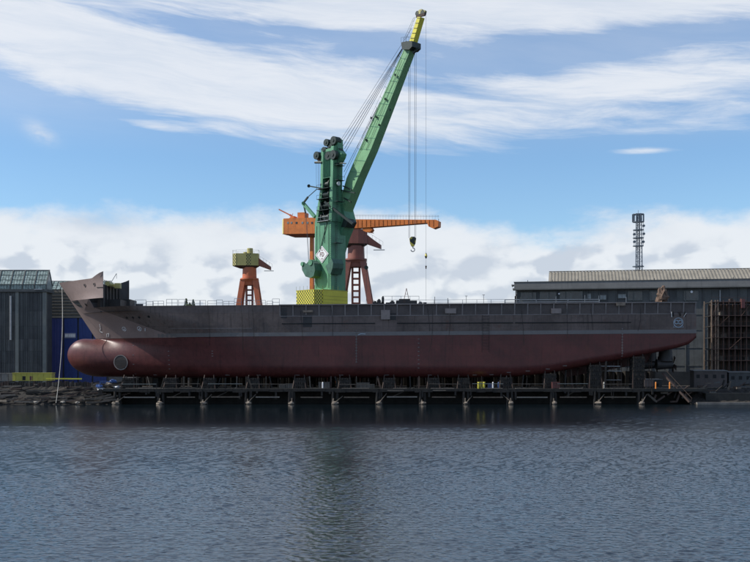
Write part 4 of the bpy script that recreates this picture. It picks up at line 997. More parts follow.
# ------------------------------------------------------------------ two smaller portal cranes
def portal_crane(c, S_, label, mats, ang, grp, ptop=281):
    """c: px centre, rows in photo scale; built in metres about a base point; S_ metres per px"""
    pxc, Y = c; B = at(pxc, 364, Y); B.z = FLOOR
    t = thing('portal_crane', label, 'crane', B, 0, grp)
    mo, mk_, mc, mlow = mats
    def L(x, y, z): return Vector((B.x+x*cos(ang)-y*sin(ang), B.y+x*sin(ang)+y*cos(ang), z))
    zr = lambda py: H+(HY-py)*Y/F
    s = S_
    # four splayed legs
    zt_, zb_ = zr(ptop), FLOOR
    leg_spread = 7.6*s*(zt_-zb_)/(zt_-zr(ptop+24))*.45+6.6*s
    for sx in (-1, 1):
        for sy in (-1, 1):
            mb = MB(); tw_, bw = 1.0*s*2, 1.5*s*2
            def sq(cx_, cy_, z, w_): return [L(cx_-w_, cy_-w_*.7, z), L(cx_+w_, cy_-w_*.7, z), L(cx_+w_, cy_+w_*.7, z), L(cx_-w_, cy_+w_*.7, z)]
            mb.prism(sq(sx*leg_spread*1.0, sy*leg_spread*1.0, zb_, bw*.55), sq(sx*6.2*s, sy*5.4*s, zt_, tw_*1.25)); mb.build('leg', mo, t)
    mb = MB(); mb.prism([L(-8*s, -7*s, zt_-.6*s), L(8*s, -7*s, zt_-.6*s), L(8*s, 7*s, zt_-.6*s), L(-8*s, 7*s, zt_-.6*s)], [L(-8.8*s, -7.5*s, zt_+1.2*s), L(8.8*s, -7.5*s, zt_+1.2*s), L(8.8*s, 7.5*s, zt_+1.2*s), L(-8.8*s, 7.5*s, zt_+1.2*s)])
    mb.prism([L(-6.9*s, -6*s, zt_-4.5*s), L(6.9*s, -6*s, zt_-4.5*s), L(6.9*s, 6*s, zt_-4.5*s), L(-6.9*s, 6*s, zt_-4.5*s)], [L(-7.2*s, -6.4*s, zt_-.6*s), L(7.2*s, -6.4*s, zt_-.6*s), L(7.2*s, 6.4*s, zt_-.6*s), L(-7.2*s, 6.4*s, zt_-.6*s)]); mb.build('portal_beam', mo, t)
    # stair tower between the legs
    mb = MB()
    for sx in (-1, 1):
        for sy in (-1, 1): mb.bar(L(sx*3.0*s, sy*2.1*s, zb_), L(sx*3.0*s, sy*2.1*s, zt_-4.4*s), 1.5*s)
    z = zt_-9.0*s
    while z > zb_:
        for sy in (-1, 1): mb.bar(L(-2.3*s, sy*2.1*s, z), L(2.3*s, sy*2.1*s, z), 1.3*s)
        z -= 5.2*s
    mb.build('stair_tower', mlow, t)
    # slewing ring and column
    mb = MB(); mb.cyl(L(0, 0, zt_+1.2*s), L(0, 0, zt_+2.6*s), 9.2*s, 9.2*s, n=20); mb.cyl(L(0, 0, zt_+2.6*s), L(0, 0, zt_+13.4*s), 7.2*s, 6.8*s, n=20); mb.build('slewing_column', mo, t, smooth=40)
    mb = MB(); mb.bar(L(4.2*s, -4.6*s, zt_+3*s), L(4.2*s, -4.6*s, zt_+11*s), .6*s); mb.build('column_ladder', M_RAIL, t)
    # machinery house: octagonal ends, underside tapered
    z0, z1 = zt_+15*s, zt_+27*s
    pr = [(-16.5, -2.5), (-12.5, -7), (-2.5, -7.5), (2.5, -7.5), (9.5, -5), (9.5, 4), (4, 7), (-12.5, 7), (-16.5, 3)]
    mb = MB(); mb.prism([L(a*s, b*s, z0) for a, b in pr], [L(a*s, b*s, z1) for a, b in pr]); hs = mb.build('machinery_house', mk_, t)
    mb = MB(); mb.prism([L((a+2)*s*.6-1*s, b*s*.7, z0-2.4*s) for a, b in pr], [L(a*s, b*s, z0-.01) for a, b in pr]); mb.build('house_underside', M_RUSTY, hs)
    for (a, b) in ((pr[0], pr[1]), (pr[2], pr[3])):
        A3, B3 = L(a[0]*s, a[1]*s, 0), L(b[0]*s, b[1]*s, 0); d = (B3-A3).normalized(); n_ = Vector((d.y, -d.x, 0))
        mb = MB(); mb.prism([A3+Vector((0,0,z0)), B3+Vector((0,0,z0)), B3+Vector((0,0,z1)), A3+Vector((0,0,z1))], [A3+n_*.05+Vector((0,0,z0)), B3+n_*.05+Vector((0,0,z0)), B3+n_*.05+Vector((0,0,z1)), A3+n_*.05+Vector((0,0,z1))]); mb.build('checkered_panel', mc, hs)
    mb = MB(); mb.cyl(L(.5*s, 0, z1), L(.5*s, 0, z1+5.6*s), 3.1*s, 2.9*s, n=12); mb.cyl(L(-4.2*s, 0, z1), L(-4.2*s, 0, z1+1.8*s), 2.0*s, n=8); mb.build('roof_hut', M_KHAKI, hs)
    mb = MB(); 
    for a, b in pr: mb.bar(L(a*s, b*s, z1), L(a*s, b*s, z1+3.4*s), .18*s)
    for (a, b), (c_, d) in zip(pr, pr[1:]+pr[:1]): mb.bar(L(a*s, b*s, z1+3.4*s), L(c_*s, d*s, z1+3.4*s), .16*s)
    mb.build('roof_rail', M_RAIL, hs)
    # short folded jib sloping down to the right
    mb = MB(); mb.prism([L(8.5*s, -3.5*s, z0+8.5*s), L(8.5*s, -3.5*s, z0+.5*s), L(20.5*s, -2.0*s, z0-4.2*s), L(20.5*s, -2.0*s, z0-.6*s)], [L(8.5*s, 3.5*s, z0+8.5*s), L(8.5*s, 3.5*s, z0+.5*s), L(21.5*s, 2.0*s, z0-4.2*s), L(21.5*s, 2.0*s, z0-.6*s)]); jb = mb.build('jib', mlow, t)
    mb = MB(); mb.bar(L(15*s, -2.8*s, z0-5.2*s), L(24.5*s, -2.8*s, z0-5.2*s), .9*s, .6*s); 
    for k in range(5): mb.bar(L((11+3*k)*s, -3.0*s, z0+(6.0-1.9*k)*s), L((11+3*k)*s, -3.0*s, z0+(9.2-1.9*k)*s), .16*s)
    mb.bar(L(11*s, -3*s, z0+9.2*s), L(23*s, -3*s, z0+1.6*s), .16*s); mb.build('jib_platform', M_RAIL, jb)
    return t
portal_crane((249.5, 262), 262/F, 'smaller orange portal crane with khaki house left of the green crane', (M_ORR, M_KHAKI, M_KCHK, M_ORD), 0.0, 'smaller portal cranes')
t2 = portal_crane((356, 300), 300/F*1.18, 'dusty red portal crane half hidden right of the green tower', (M_ORD, M_ORD, M_ORD, M_ORD), -.05, 'smaller portal cranes', 262)

# ------------------------------------------------------------------ sheds on the left
def zz_at(py, Y): return H+(HY-py)*Y/F
def xx_at(px, Y): return (px-CX)*Y/F
Y1 = 255.0
lx1 = xx_at(46.3, Y1); lx0 = lx1-60
sh1 = thing('boat_shed', 'dark clad shed with patched glass roof at the left edge', 'shed', ((lx0+lx1)/2, Y1+3, FLOOR))
ze = zz_at(291, Y1)
mb = MB(); mb.box((lx0, Y1+.25, FLOOR), (lx1-.3, Y1+5.4, ze)); mb.build('wall', M_PANELD, sh1)
cols = [46.3-11.9*2.36*i/ .98 for i in range(3)]
colx = [xx_at(p, Y1) for p in (44.6, 17.3, -9, -36, -63)]
for X in colx: mb = MB(); mb.box((X-.42, Y1-.25, FLOOR), (X+.42, Y1+.6, ze-.2)); mb.build('column', M_COL, sh1)
Rr = random.Random(4)
rowz = [FLOOR+.1, zz_at(363, Y1), zz_at(351, Y1), zz_at(339, Y1), zz_at(326, Y1), zz_at(311, Y1), ze-.35]
for ci in range(len(colx)-1):
    xr, xl = colx[ci]-.45, colx[ci+1]+.45; nc = 5
    for r in range(6):
        for c_ in range(nc):
            a = lerp(c_/nc, xl, xr)+.03; b = lerp((c_+1)/nc, xl, xr)-.03
            m_ = M_PANELL if (r in (2, 4) and Rr.random() < .42) else (M_WALL if Rr.random() < .55 else M_PANELD)
            mb = MB(); o_ = Rr.uniform(0, .05); mb.box((a, Y1-.02-o_, rowz[r]+.03), (b, Y1+.24, rowz[r+1]-.03)); mb.build('cladding_panel', m_, sh1)
    mb = MB(); n_ = int((xr-xl)/.55)
    for k in range(n_): X = lerp((k+.5)/n_, xl, xr); mb.box((X-.04, Y1-.14, FLOOR+.2), (X+.04, Y1-.03, ze-.5))
    mb.build('cladding_rib', M_PANELD, sh1)
mb = MB(); mb.box((lx0, Y1-.5, ze-.25), (lx1+.2, Y1+5.6, ze+.45)); mb.build('eaves_beam', M_WALL, sh1)
mb = MB(); mb.box((xx_at(35, Y1), Y1-.75, ze+.25), (xx_at(43.2, Y1), Y1-.5, ze+.5)); mb.build('eaves_gutter', M_RAIL, sh1)
mb = MB(); X = xx_at(11.7, Y1); mb.cyl((X, Y1-.6, zz_at(340, Y1)), (X, Y1-.6, zz_at(296, Y1)), .26, n=10); mb.build('vent_pipe', M_RAIL, sh1)
# glazed roof light: upright foot, slope to the ridge
zf0, zf1, zr_ = ze+.45, zz_at(284.5, Y1), zz_at(270.5, Y1+2.2); yf, yr = Y1+.1, Y1+2.4; yb = Y1+4.9
baypx = [46.3-12.05*i for i in range(9)]; xb = [xx_at(p, Y1) for p in baypx]
for i in range(len(xb)-1):
    xr, xl = xb[i]-.12, xb[i+1]+.12; sk = 0
    nq = 4
    for q in range(nq):
        a, b = lerp(q/nq, xl, xr)+.03, lerp((q+1)/nq, xl, xr)-.03
        mb = MB(); mb.box((a, yf, zf0+.03), (b, yf+.06, zf1-.04)); mb.build('glass_pane', M_GLASS, sh1)
        for j in range(3):
            t0, t1 = j/3+.015, (j+1)/3-.015
            p0 = (yf+(yr-yf)*t0, lerp(t0, zf1, zr_)); p1 = (yf+(yr-yf)*t1, lerp(t1, zf1, zr_))
            mb = MB(); mb.prism([(a, p0[0], p0[1]), (b, p0[0], p0[1]), (b, p1[0], p1[1]), (a, p1[0], p1[1])], [(a, p0[0]+.05, p0[1]-.03), (b, p0[0]+.05, p0[1]-.03), (b, p1[0]+.05, p1[1]-.03), (a, p1[0]+.05, p1[1]-.03)]); mb.build('glass_pane', M_GLASS, sh1)
    mb = MB(); 
    for q in range(1, 3): y_, z_ = lerp(q/3, yf, yr), lerp(q/3, zf1, zr_); mb.bar((xl, y_-.03, z_), (xr, y_-.03, z_), .07)
    for q in range(1, nq): X = lerp(q/nq, xl, xr); mb.bar((X, yf-.02, zf0), (X, yf-.02, zf1), .05); mb.bar((X, yf-.02, zf1), (X, yr-.02, zr_), .05)
    mb.build('glazing_bar', M_MULL, sh1)
for X in xb: mb = MB(); mb.bar((X, yf-.03, zf0), (X, yf-.03, zf1), .24); mb.bar((X, yf-.03, zf1), (X, yr, zr_+.02), .24); mb.bar((X, yr, zr_), (X, yb, zf1), .2); mb.build('roof_rib', M_MULL, sh1)
mb = MB(); mb.bar((xb[-1], yr, zr_+.06), (xb[0]+.15, yr, zr_+.06), .22); mb.bar((xb[-1], yf-.04, zf1), (xb[0]+.1, yf-.04, zf1), .16); mb.build('ridge_bar', M_MULL, sh1)
mb = MB(); mb.prism([(xb[-1], yr+.1, zr_-.05), (xb[0], yr+.1, zr_-.05), (xb[0], yb, zf0), (xb[-1], yb, zf0)], [(xb[-1], yr+.2, zr_-.05), (xb[0], yr+.2, zr_-.05), (xb[0], yb+.1, zf0), (xb[-1], yb+.1, zf0)]); mb.build('back_slope', M_GLASS, sh1)
mb = MB(); mb.prism([(lx1-.12, yf, zf0), (lx1-.12, yf, zf1), (lx1-.12, yr, zr_), (lx1-.12, yb, zf1), (lx1-.12, yb, zf0)], [(lx1-.02, yf, zf0), (lx1-.02, yf, zf1), (lx1-.02, yr, zr_), (lx1-.02, yb, zf1), (lx1-.02, yb, zf0)]); mb.build('gable_end', M_WINL, sh1)
# second shed with the blue doors
Y2 = 266.0; ax0, ax1 = xx_at(45, Y2), xx_at(109, Y2); za = zz_at(289.5, Y2)
sh2 = thing('door_shed', 'brown grey boarded shed with tall blue doors behind the bow', 'shed', ((ax0+ax1)/2, Y2+8, FLOOR))
zdoor = zz_at(318, Y2)
mb = MB(); mb.box((ax0, Y2+.3, FLOOR), (ax1, Y2+20, za)); mb.build('wall', M_PANELD, sh2)
nb = 9
for i in range(nb):
    z0, z1 = lerp(i/nb, zdoor+.2, za), lerp((i+1)/nb, zdoor+.2, za)
    mb = MB(); mb.prism([(ax0, Y2-.02, z0), (ax1, Y2-.02, z0), (ax1, Y2+.3, z0), (ax0, Y2+.3, z0)], [(ax0, Y2+.12, z1-.03), (ax1, Y2+.12, z1-.03), (ax1, Y2+.3, z1-.03), (ax0, Y2+.3, z1-.03)]); mb.build('wall_board', M_WALL2, sh2)
mb = MB(); mb.box((ax0, Y2-.3, zdoor), (ax1, Y2+.3, zdoor+.2)); mb.build('door_track', M_WALL, sh2)
dxs = [47.2, 51.8, 63.0, 64.6, 76.6, 78.2, 90.5, 92, 106]
for i, (a, b) in enumerate(((47.2, 51.6), (51.8, 62.6), (64.4, 77.4), (79, 92.0), (93.5, 106.5))):
    mb = MB(); mb.box((xx_at(a, Y2), Y2-.12, FLOOR), (xx_at(b, Y2), Y2+.28, zdoor-.05)); d_ = mb.build('door_leaf', M_BLUEL if i in (1,) else M_BLUE, sh2)
    mb = MB()
    for k in range(1, 4): X = lerp(k/4, xx_at(a, Y2), xx_at(b, Y2)); mb.box((X-.05, Y2-.2, FLOOR+.2), (X+.05, Y2-.125, zdoor-.3))
    mb.build('door_rib', M_BLUE, d_)
sx0, sx1, sz0, sz1 = xx_at(65, Y2), xx_at(76, Y2), zz_at(338, Y2), zz_at(333.2, Y2)
M_STONE = mat('pale_stone', (.25,.23,.2), .9, var=.3)
M_SIGN = mat('faded_grey_sign', (.30,.32,.40), .6, var=.15)
mb = MB(); mb.box((sx0, Y2-.26, sz0), (sx1, Y2-.20, sz1)); sgn = mb.build('door_sign', M_SIGN, sh2)
mb = MB(); q = random.Random(2)
X = sx0+.15
while X < sx1-.2:
    wv = q.uniform(.12, .26); mb.box((X, Y2-.275, sz0+.28), (X+wv, Y2-.262, sz1-.28)); X += wv+.09
mb.build('faded_lettering', M_WHITE, sgn)
# its glazed roof
zr2 = zz_at(281.2, Y2+2.5)
px = 47.0; i = 0
while px < 107:
    a, b = xx_at(px, Y2)+.05, xx_at(px+4.3, Y2)-.05
    for t0, t1 in ((.03, .48), (.52, .97)):
        mb = MB(); mb.prism([(a, Y2+2.5*t0, lerp(t0, za, zr2)), (b, Y2+2.5*t0, lerp(t0, za, zr2)), (b, Y2+2.5*t1, lerp(t1, za, zr2)), (a, Y2+2.5*t1, lerp(t1, za, zr2))], [(a, Y2+2.5*t0+.06, lerp(t0, za, zr2)-.06), (b, Y2+2.5*t0+.06, lerp(t0, za, zr2)-.06), (b, Y2+2.5*t1+.06, lerp(t1, za, zr2)-.06), (a, Y2+2.5*t1+.06, lerp(t1, za, zr2)-.06)]); mb.build('glass_pane', M_GLASS, sh2)
    mb = MB(); mb.bar((b+.05, Y2-.02, za), (b+.05, Y2+2.48, zr2+.03), .14); mb.build('roof_rib', M_MULL, sh2)
    px += 4.3
    if px > 62 and False: break
mb = MB(); mb.bar((ax0, Y2+2.5, zr2), (ax1, Y2+2.5, zr2), .18); mb.prism([(ax0, Y2+.4, za), (ax1, Y2+.4, za), (ax1, Y2+2.4, zr2-.2), (ax0, Y2+2.4, zr2-.2)], [(ax0, Y2+19, za), (ax1, Y2+19, za), (ax1, Y2+3, zr2-.2), (ax0, Y2+3, zr2-.2)]); mb.build('roof', M_MULL, sh2)

# ------------------------------------------------------------------ long shed on the right, slightly angled
AL = at(516, 364, 262.0); BR = at(750, 364, 251.5); wd = (BR-AL); wd.z = 0; wang = math.atan2(wd.y, wd.x); wl = wd.length
def RW(a, b, z): return Vector((AL.x+a*cos(wang)-b*sin(wang), AL.y+a*sin(wang)+b*cos(wang), z))     # a along the wall, b into the building
def ra(px, b=0.0):
    k = (px-CX)/F; a = (k*(AL.y+b*cos(wang))-AL.x+b*sin(wang))/(cos(wang)-k*sin(wang)); return a, AL.y+a*sin(wang)+b*cos(wang)
def rpt(px, py, b=0.0): a, Y = ra(px, b); return RW(a, b, H+(HY-py)*Y/F)
sh3 = thing('long_shed', 'long grey shed with ribbed pale roof behind the stern', 'shed', AL, wang); sh3.location.z = FLOOR
sh3.location = (AL.x, AL.y, FLOOR)
aE = wl*1.35
def rbox(mb, a0, a1, b0, b1, z0, z1): return mb.prism([RW(a0,b0,z0), RW(a1,b0,z0), RW(a1,b1,z0), RW(a0,b1,z0)], [RW(a0,b0,z1), RW(a1,b0,z1), RW(a1,b1,z1), RW(a0,b1,z1)])
zE = rpt(600, 288.3).z
mb = MB(); rbox(mb, .3, aE, .3, 30, FLOOR, zE); mb.build('wall', M_PANELD, sh3)
pitch = (ra(617.5)[0]-ra(600.5)[0]); a = .0; i = 0; Rs = random.Random(9)
levels = [FLOOR, 7.6, 12.0, 16.4, 20.2, zE-.3]
while a < aE-.1:
    a1 = min(aE, a+pitch)
    mb = MB(); rbox(mb, a-.12, a+.12, -.25, .3, FLOOR, zE-.05); mb.build('column', M_WALL, sh3)
    for j in range(len(levels)-1):
        for h_ in (0, 1):
            c0 = lerp(h_/2, a+.14, a1-.14); c1 = lerp((h_+1)/2, a+.14, a1-.14)
            m_ = M_WALL if Rs.random() < .55 else M_PANELD
            mb = MB(); rbox(mb, c0+.02, c1-.02, -.03-Rs.uniform(0, .04), .28, levels[j]+.03, levels[j+1]-.03); mb.build('cladding_panel', m_, sh3)
    a += pitch; i += 1
for j in range(1, len(levels)): mb = MB(); rbox(mb, 0, aE, -.16, -.03-.05, levels[j]-.06, levels[j]+.06); mb.build('cladding_rail', M_WALL, sh3)
for (x0, x1, y0, y1, m_) in ((600, 606, 295.5, 299.5, M_WINL), (618, 626, 294.5, 298, M_WINL), (586.5, 591, 294, 298.5, M_WINL), (540, 556, 292.5, 300, M_WIN), (560, 582, 292, 300, M_WIN), (628, 642, 292, 300, M_WIN), (650, 662, 292, 300, M_WIN), (684, 698, 291.5, 300, M_WIN), (521, 536, 293, 300, M_WIN)):
    a0, a1 = ra(x0)[0], ra(x1)[0]; z1, z0 = rpt(x0, y0).z, rpt(x0, y1).z
    mb = MB(); rbox(mb, a0, a1, -.22, -.1, z0, z1); wn = mb.build('window', m_, sh3)
    mb = MB(); 
    for t_ in (0, .5, 1): rbox(mb, lerp(t_, a0, a1)-.06, lerp(t_, a0, a1)+.06, -.27, -.225, z0, z1)
    rbox(mb, a0-.06, a1+.06, -.28, -.225, z0-.12, z0-.01); rbox(mb, a0-.06, a1+.06, -.28, -.225, z1+.01, z1+.12); mb.build('window_frame', M_COL, wn)
for px, py, r in ((691.5, 291.8, .32), (559, 293.8, .22)):
    p = rpt(px, py, -.5); mb = MB(); mb.cyl(p, p+Vector((0, -.15, 0)), r, n=12); mb.bar(p, p+Vector((0, .5, 0)), .08); mb.build('wall_lamp', M_WHITE, sh3)
# fascia and canopy
f0, f1 = rpt(600, 281.2, -1.2).z, rpt(600, 288.0, -1.2).z
mb = MB(); rbox(mb, -.4, aE, -1.2, .4, f1, f0); mb.build('fascia', M_FASC, sh3)
mb = MB(); rbox(mb, -.5, aE, -1.35, .2, f1-.28, f1-.02); rbox(mb, -.5, aE, -1.3, .2, f0+.01, f0+.16); mb.build('gutter', M_WALL, sh3)
for i in range(14):
    X = 3+i*6.2; mb = MB(); mb.bar(RW(X, -1.25, f0+.1), RW(X, -1.25, f0+.55), .12); mb.build('gutter_hook', M_WALL, sh3)
# ribbed roof, starts a little in from the end
r0 = ra(548.5, .5)[0]; b0_, b1_ = .4, 7.5; rz0 = f0+.05; rz1 = rpt(620, 271.3, b1_).z
mb = MB(); vs = []; fs = []; step = .21; n = int((aE-r0)/step); prof = (0, 0, .20, .20)
pts = []
for k in range(n+1): pts.append((r0+k*step, (0, .0, .17, .17)[k % 4] if False else (.12 if k % 4 in (2, 3) else 0)))
k0 = len(pts)
for a_, dz_ in pts: vs += [RW(a_, b0_, rz0+dz_), RW(a_+.0, b1_, rz1+dz_)]
fs = [(2*i, 2*i+2, 2*i+3, 2*i+1) for i in range(k0-1)]
mb.add(vs, fs); mb.add([RW(r0, b0_, rz0), RW(r0, b1_, rz1), RW(r0, b1_+8, rz0), RW(r0, b0_, rz0-.3)], [(0,1,2,3)]); mb.build('ribbed_roof', M_ROOF, sh3)
mb = MB(); mb.prism([RW(r0+.1, b0_+.1, rz0-.1), RW(r0+.1, b1_, rz1-.1), RW(r0+.1, 30, rz0-.1)], [RW(aE, b0_+.1, rz0-.1), RW(aE, b1_, rz1-.1), RW(aE, 30, rz0-.1)]); mb.build('roof_core', M_FASC, sh3)
mb = MB(); mb.bar(RW(r0, b1_, rz1+.2), RW(aE, b1_, rz1+.2), .3, .2); mb.build('ridge_cap', M_ROOF, sh3)
# lamps and bracket on the shed corner
for (px, py) in ((513.4, 285.3), (514.5, 289.0)):
    p = rpt(px, py, -.6); q_ = rpt(517, py-.5, -.6); mb = MB(); mb.bar(p, q_, .12); mb.cyl(p+Vector((.1,0,0)), p+Vector((-.35,-.1,-.15)), .22, .36, n=10); mb.build('corner_floodlight', M_WALL, sh3)
mb = MB(); p = rpt(515.2, 303, -.6); mb.bar(p, rpt(515.2, 296, -.6), .25, up=(0,1,0)); mb.bar(rpt(515.2, 297, -.6), rpt(517, 294.5, -.6), .2); mb.build('corner_bracket', M_RUSTY, sh3)
for px in (587, 720): mb = MB(); mb.bar(rpt(px, 290, -.35), rpt(px, 302, -.35), .2, up=(0,1,0)); mb.build('downpipe', M_RAIL if px > 700 else M_WALL, sh3)

# ------------------------------------------------------------------ lattice mast beyond the shed
YM = 285.0; MX = xx_at(638.2, YM); mz = lambda py: zz_at(py, YM); ms = YM/F
mast = thing('telecom_mast', 'slender lattice mast with antenna rings above the long shed', 'mast', (MX, YM, FLOOR))
legs = [(-1, -1), (1, -1), (0, 1.1)]
def mw(z): return interp(z, [(mz(270), 3.9*ms), (mz(246), 3.0*ms), (mz(213), 2.6*ms)])
ztp = mz(213.8)
for lx, ly in legs:
    mb = MB(); mb.cyl((MX+lx*mw(FLOOR)*1.1, YM+ly*mw(FLOOR)*1.1, FLOOR), (MX+lx*mw(ztp), YM+ly*mw(ztp), ztp), .13, n=6); mb.build('mast_leg', M_MAST, mast)
mb = MB(); z = mz(275); k = 0
while z < ztp-.5:
    z2 = min(ztp, z+1.25)
    for i in range(3):
        a_, b_ = legs[i], legs[(i+1)%3]
        p = Vector((MX+a_[0]*mw(z), YM+a_[1]*mw(z), z)); q = Vector((MX+b_[0]*mw(z2), YM+b_[1]*mw(z2), z2))
        if k % 2: p = Vector((MX+b_[0]*mw(z), YM+b_[1]*mw(z), z)); q = Vector((MX+a_[0]*mw(z2), YM+a_[1]*mw(z2), z2))
        mb.bar(p, q, .07); mb.bar(q, Vector((MX+(a_ if not k % 2 else b_)[0]*mw(z2), YM+(a_ if not k % 2 else b_)[1]*mw(z2), z2)), .06)
    z = z2; k += 1
mb.build('bracing', M_MAST, mast)
mb = MB(); mb.bar((MX+.3, YM, mz(275)), (MX+.3, YM, ztp), .35, .08, up=(0,1,0)); mb.build('cable_tray', M_MAST, mast)
for py, r in ((214.4, 5.6), (222, 5.6), (230, 5.2), (238, 5.4), (246, 5.4), (266.5, 5.8)):
    mb = MB(); z = mz(py); R0 = r*ms; n = 10
    mb.ring((MX, YM, z), (0, 0, 1), R0, .55, n=14, th=.09)
    mb.build('platform', M_MAST, mast)
for i in range(9):
    a_ = 2*pi*i/9; R0 = 5.5*ms; mb = MB(); mb.box((MX+cos(a_)*R0-.13, YM+sin(a_)*R0-.1, mz(222)), (MX+cos(a_)*R0+.13, YM+sin(a_)*R0+.1, mz(214))); mb.build('panel_antenna', M_MAST, mast)
for px, py in ((643.4, 234), (633.8, 234.5), (643.3, 226), (633.9, 242), (643, 242)):
    X = xx_at(px, YM); mb = MB(); mb.bar((X, YM-.3, mz(py)-1.2), (X, YM-.3, mz(py)+1.2), .1, up=(0,1,0)); mb.cyl((X, YM-.6, mz(py)), (X, YM-.3, mz(py)), .36, n=12); mb.build('dish_antenna', M_MAST, mast)
mb = MB(); mb.cyl((MX, YM, ztp), (MX, YM, ztp+1.0), .05, n=6); mb.build('mast_top', M_MAST, mast)

# ------------------------------------------------------------------ scaffold frame at the right edge
YF = 224.0; fz = lambda py: zz_at(py, YF); fxp = lambda px: xx_at(px, YF)
sc = thing('scaffold_frame', 'rusty scaffold tower with many decks beside the stern at the right edge', 'scaffold', (fxp(735), YF+3, FLOOR))
vp = [711.8, 715.5, 718.0, 723.5, 729, 735, 741, 746.5, 752, 766, 780]
M_SCRUST = mat('rusty_tube', (.10,.055,.042), .8, var=.35, scale=1.0)
M_TUBE = mat('sunlit_brown_tube', (.24,.17,.12), .7, var=.35, scale=1.0)  # paler brown for the left uprights, sunlight put into the colour
for px in vp:
    for dy in (0, 5):
        if dy and px in (715.5,): continue
        mb = MB(); wv = .22 if px < 720 else .16; mb.bar((fxp(px), YF+dy, FLOOR), (fxp(px), YF+dy, fz(300 if px != 741 else 298)), wv, up=(0,1,0)); mb.build('upright', M_TUBE if px < 719 else M_SCRUST, sc)
for py in (302, 315.5, 326, 337.5, 349, 360.5):
    mb = MB(); mb.box((fxp(712), YF+.15, fz(py)-.12), (fxp(780), YF+4.9, fz(py)+.04)); mb.build('scaffold_deck', M_DKWOOD, sc)
    mb = MB(); mb.bar((fxp(711.5), YF-.1, fz(py)), (fxp(780), YF-.1, fz(py)), .13); mb.bar((fxp(711.5), YF-.1, fz(py)+1.0), (fxp(780), YF-.1, fz(py)+1.0), .06); mb.build('ledger', M_SCRUST, sc)
for i, (a, b, c_, d) in enumerate(((712, 316, 718, 303), (712, 327, 718, 316), (712, 338, 718, 327), (712, 350, 718, 338), (712, 361, 718, 350), (718, 326, 729, 316), (729, 349, 741, 338), (741, 316, 750, 304))):
    mb = MB(); mb.bar((fxp(a), YF-.2, fz(b)), (fxp(c_), YF-.2, fz(d)), .08); mb.build('brace', M_SCRUST, sc)
mb = MB(); mb.box((fxp(741), YF-.4, fz(308)), (fxp(744.5), YF+.6, fz(299))); mb.build('red_locker', M_REDB, sc)
mb = MB()
for i in range(40): mb.bar((fxp(712), YF-.22, FLOOR+.4+i*.4), (fxp(715.5), YF-.22, FLOOR+.4+i*.4), .05)
mb.build('scaffold_ladder', M_SCRUST, sc)
for k, (px, py, wv, hh_, dd) in enumerate(((722, 316, 3, 1.1, 1), (733, 326, 4, .8, 1), (724, 337.5, 5, .9, 1), (745, 337.5, 3, 1.3, 1), (736, 349, 4, .7, 1), (722, 360.5, 4, 1.1, 1), (747, 360.5, 4, .8, 1), (732, 302, 3, .9, 1), (748, 315.5, 3, 1.0, 1))):
    mb = MB(); p = Vector((fxp(px), YF+1.2, fz(py)+.06)); mb.box(p, p+Vector((wv*.2, 1.0, hh_*.8))); mb.bar(p+Vector((0,0,hh_*.8)), p+Vector((wv*.2,.2,hh_*.9)), .12)
    o_ = mb.build('stored_crate', R.choice((M_RUSTY, M_WALL2, M_WOOD)), pivot=tuple(p)); tag(o_, 'worn crate on the %s deck of the scaffold frame, %s' % ({302:'top',315.5:'second',316:'second',326:'third',337.5:'fourth',349:'fifth',360.5:'lowest'}[py], 'near its left end' if px < 730 else ('in its middle' if px < 742 else 'near the picture edge')), 'crate', 'crates on the scaffold decks')

# ------------------------------------------------------------------ under and around the hull
ORD = ['first', 'second', 'third', 'fourth', 'fifth', 'sixth', 'seventh', 'eighth', 'ninth', 'tenth', 'eleventh', 'twelfth', 'thirteenth', 'fourteenth', 'fifteenth', 'sixteenth', 'seventeenth', 'eighteenth', 'nineteenth', 'twentieth', 'twenty-first', 'twenty-second', 'twenty-third', 'twenty-fourth']
YQ = 204.0; qx = lambda px: xx_at(px, YQ); qz = lambda py: zz_at(py, YQ)
P0 = 116.5; PP = 43.75; NP = 14
pos = [P0+PP*i-.2*(i % 3) for i in range(NP-1)]
# dark crib trestles carrying the hull, beside each pile row
def trestle(px, i, far=False):
    Yb = YQ+3.5 if not far else YC+6
    X = xx_at(px, Yb); zt_ = zbot(X)+(.35 if X < 40 else .25)
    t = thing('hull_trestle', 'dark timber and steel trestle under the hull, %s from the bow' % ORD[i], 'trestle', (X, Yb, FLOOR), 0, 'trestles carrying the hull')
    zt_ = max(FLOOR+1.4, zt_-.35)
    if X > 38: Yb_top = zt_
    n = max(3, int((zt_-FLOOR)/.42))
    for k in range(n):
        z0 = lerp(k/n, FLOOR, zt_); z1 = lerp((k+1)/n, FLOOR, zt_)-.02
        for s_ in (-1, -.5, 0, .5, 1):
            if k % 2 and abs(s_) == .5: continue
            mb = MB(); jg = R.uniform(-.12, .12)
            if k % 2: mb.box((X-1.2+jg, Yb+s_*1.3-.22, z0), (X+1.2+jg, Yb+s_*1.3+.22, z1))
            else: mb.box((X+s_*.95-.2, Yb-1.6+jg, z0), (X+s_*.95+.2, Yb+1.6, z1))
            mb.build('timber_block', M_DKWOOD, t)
    mb = MB(); 
    for s_ in (-1, 1): mb.bar((X+s_*1.35, Yb-1.9, FLOOR), (X+s_*.9, Yb-.9, zt_+.6), .16)
    mb.build('raking_shore', M_RUSTY, t)
    return t
tp = [130, 172, 210, 254, 300, 345, 389, 433, 463, 505, 549, 594, 637]
for i, px in enumerate(tp): trestle(px, i)
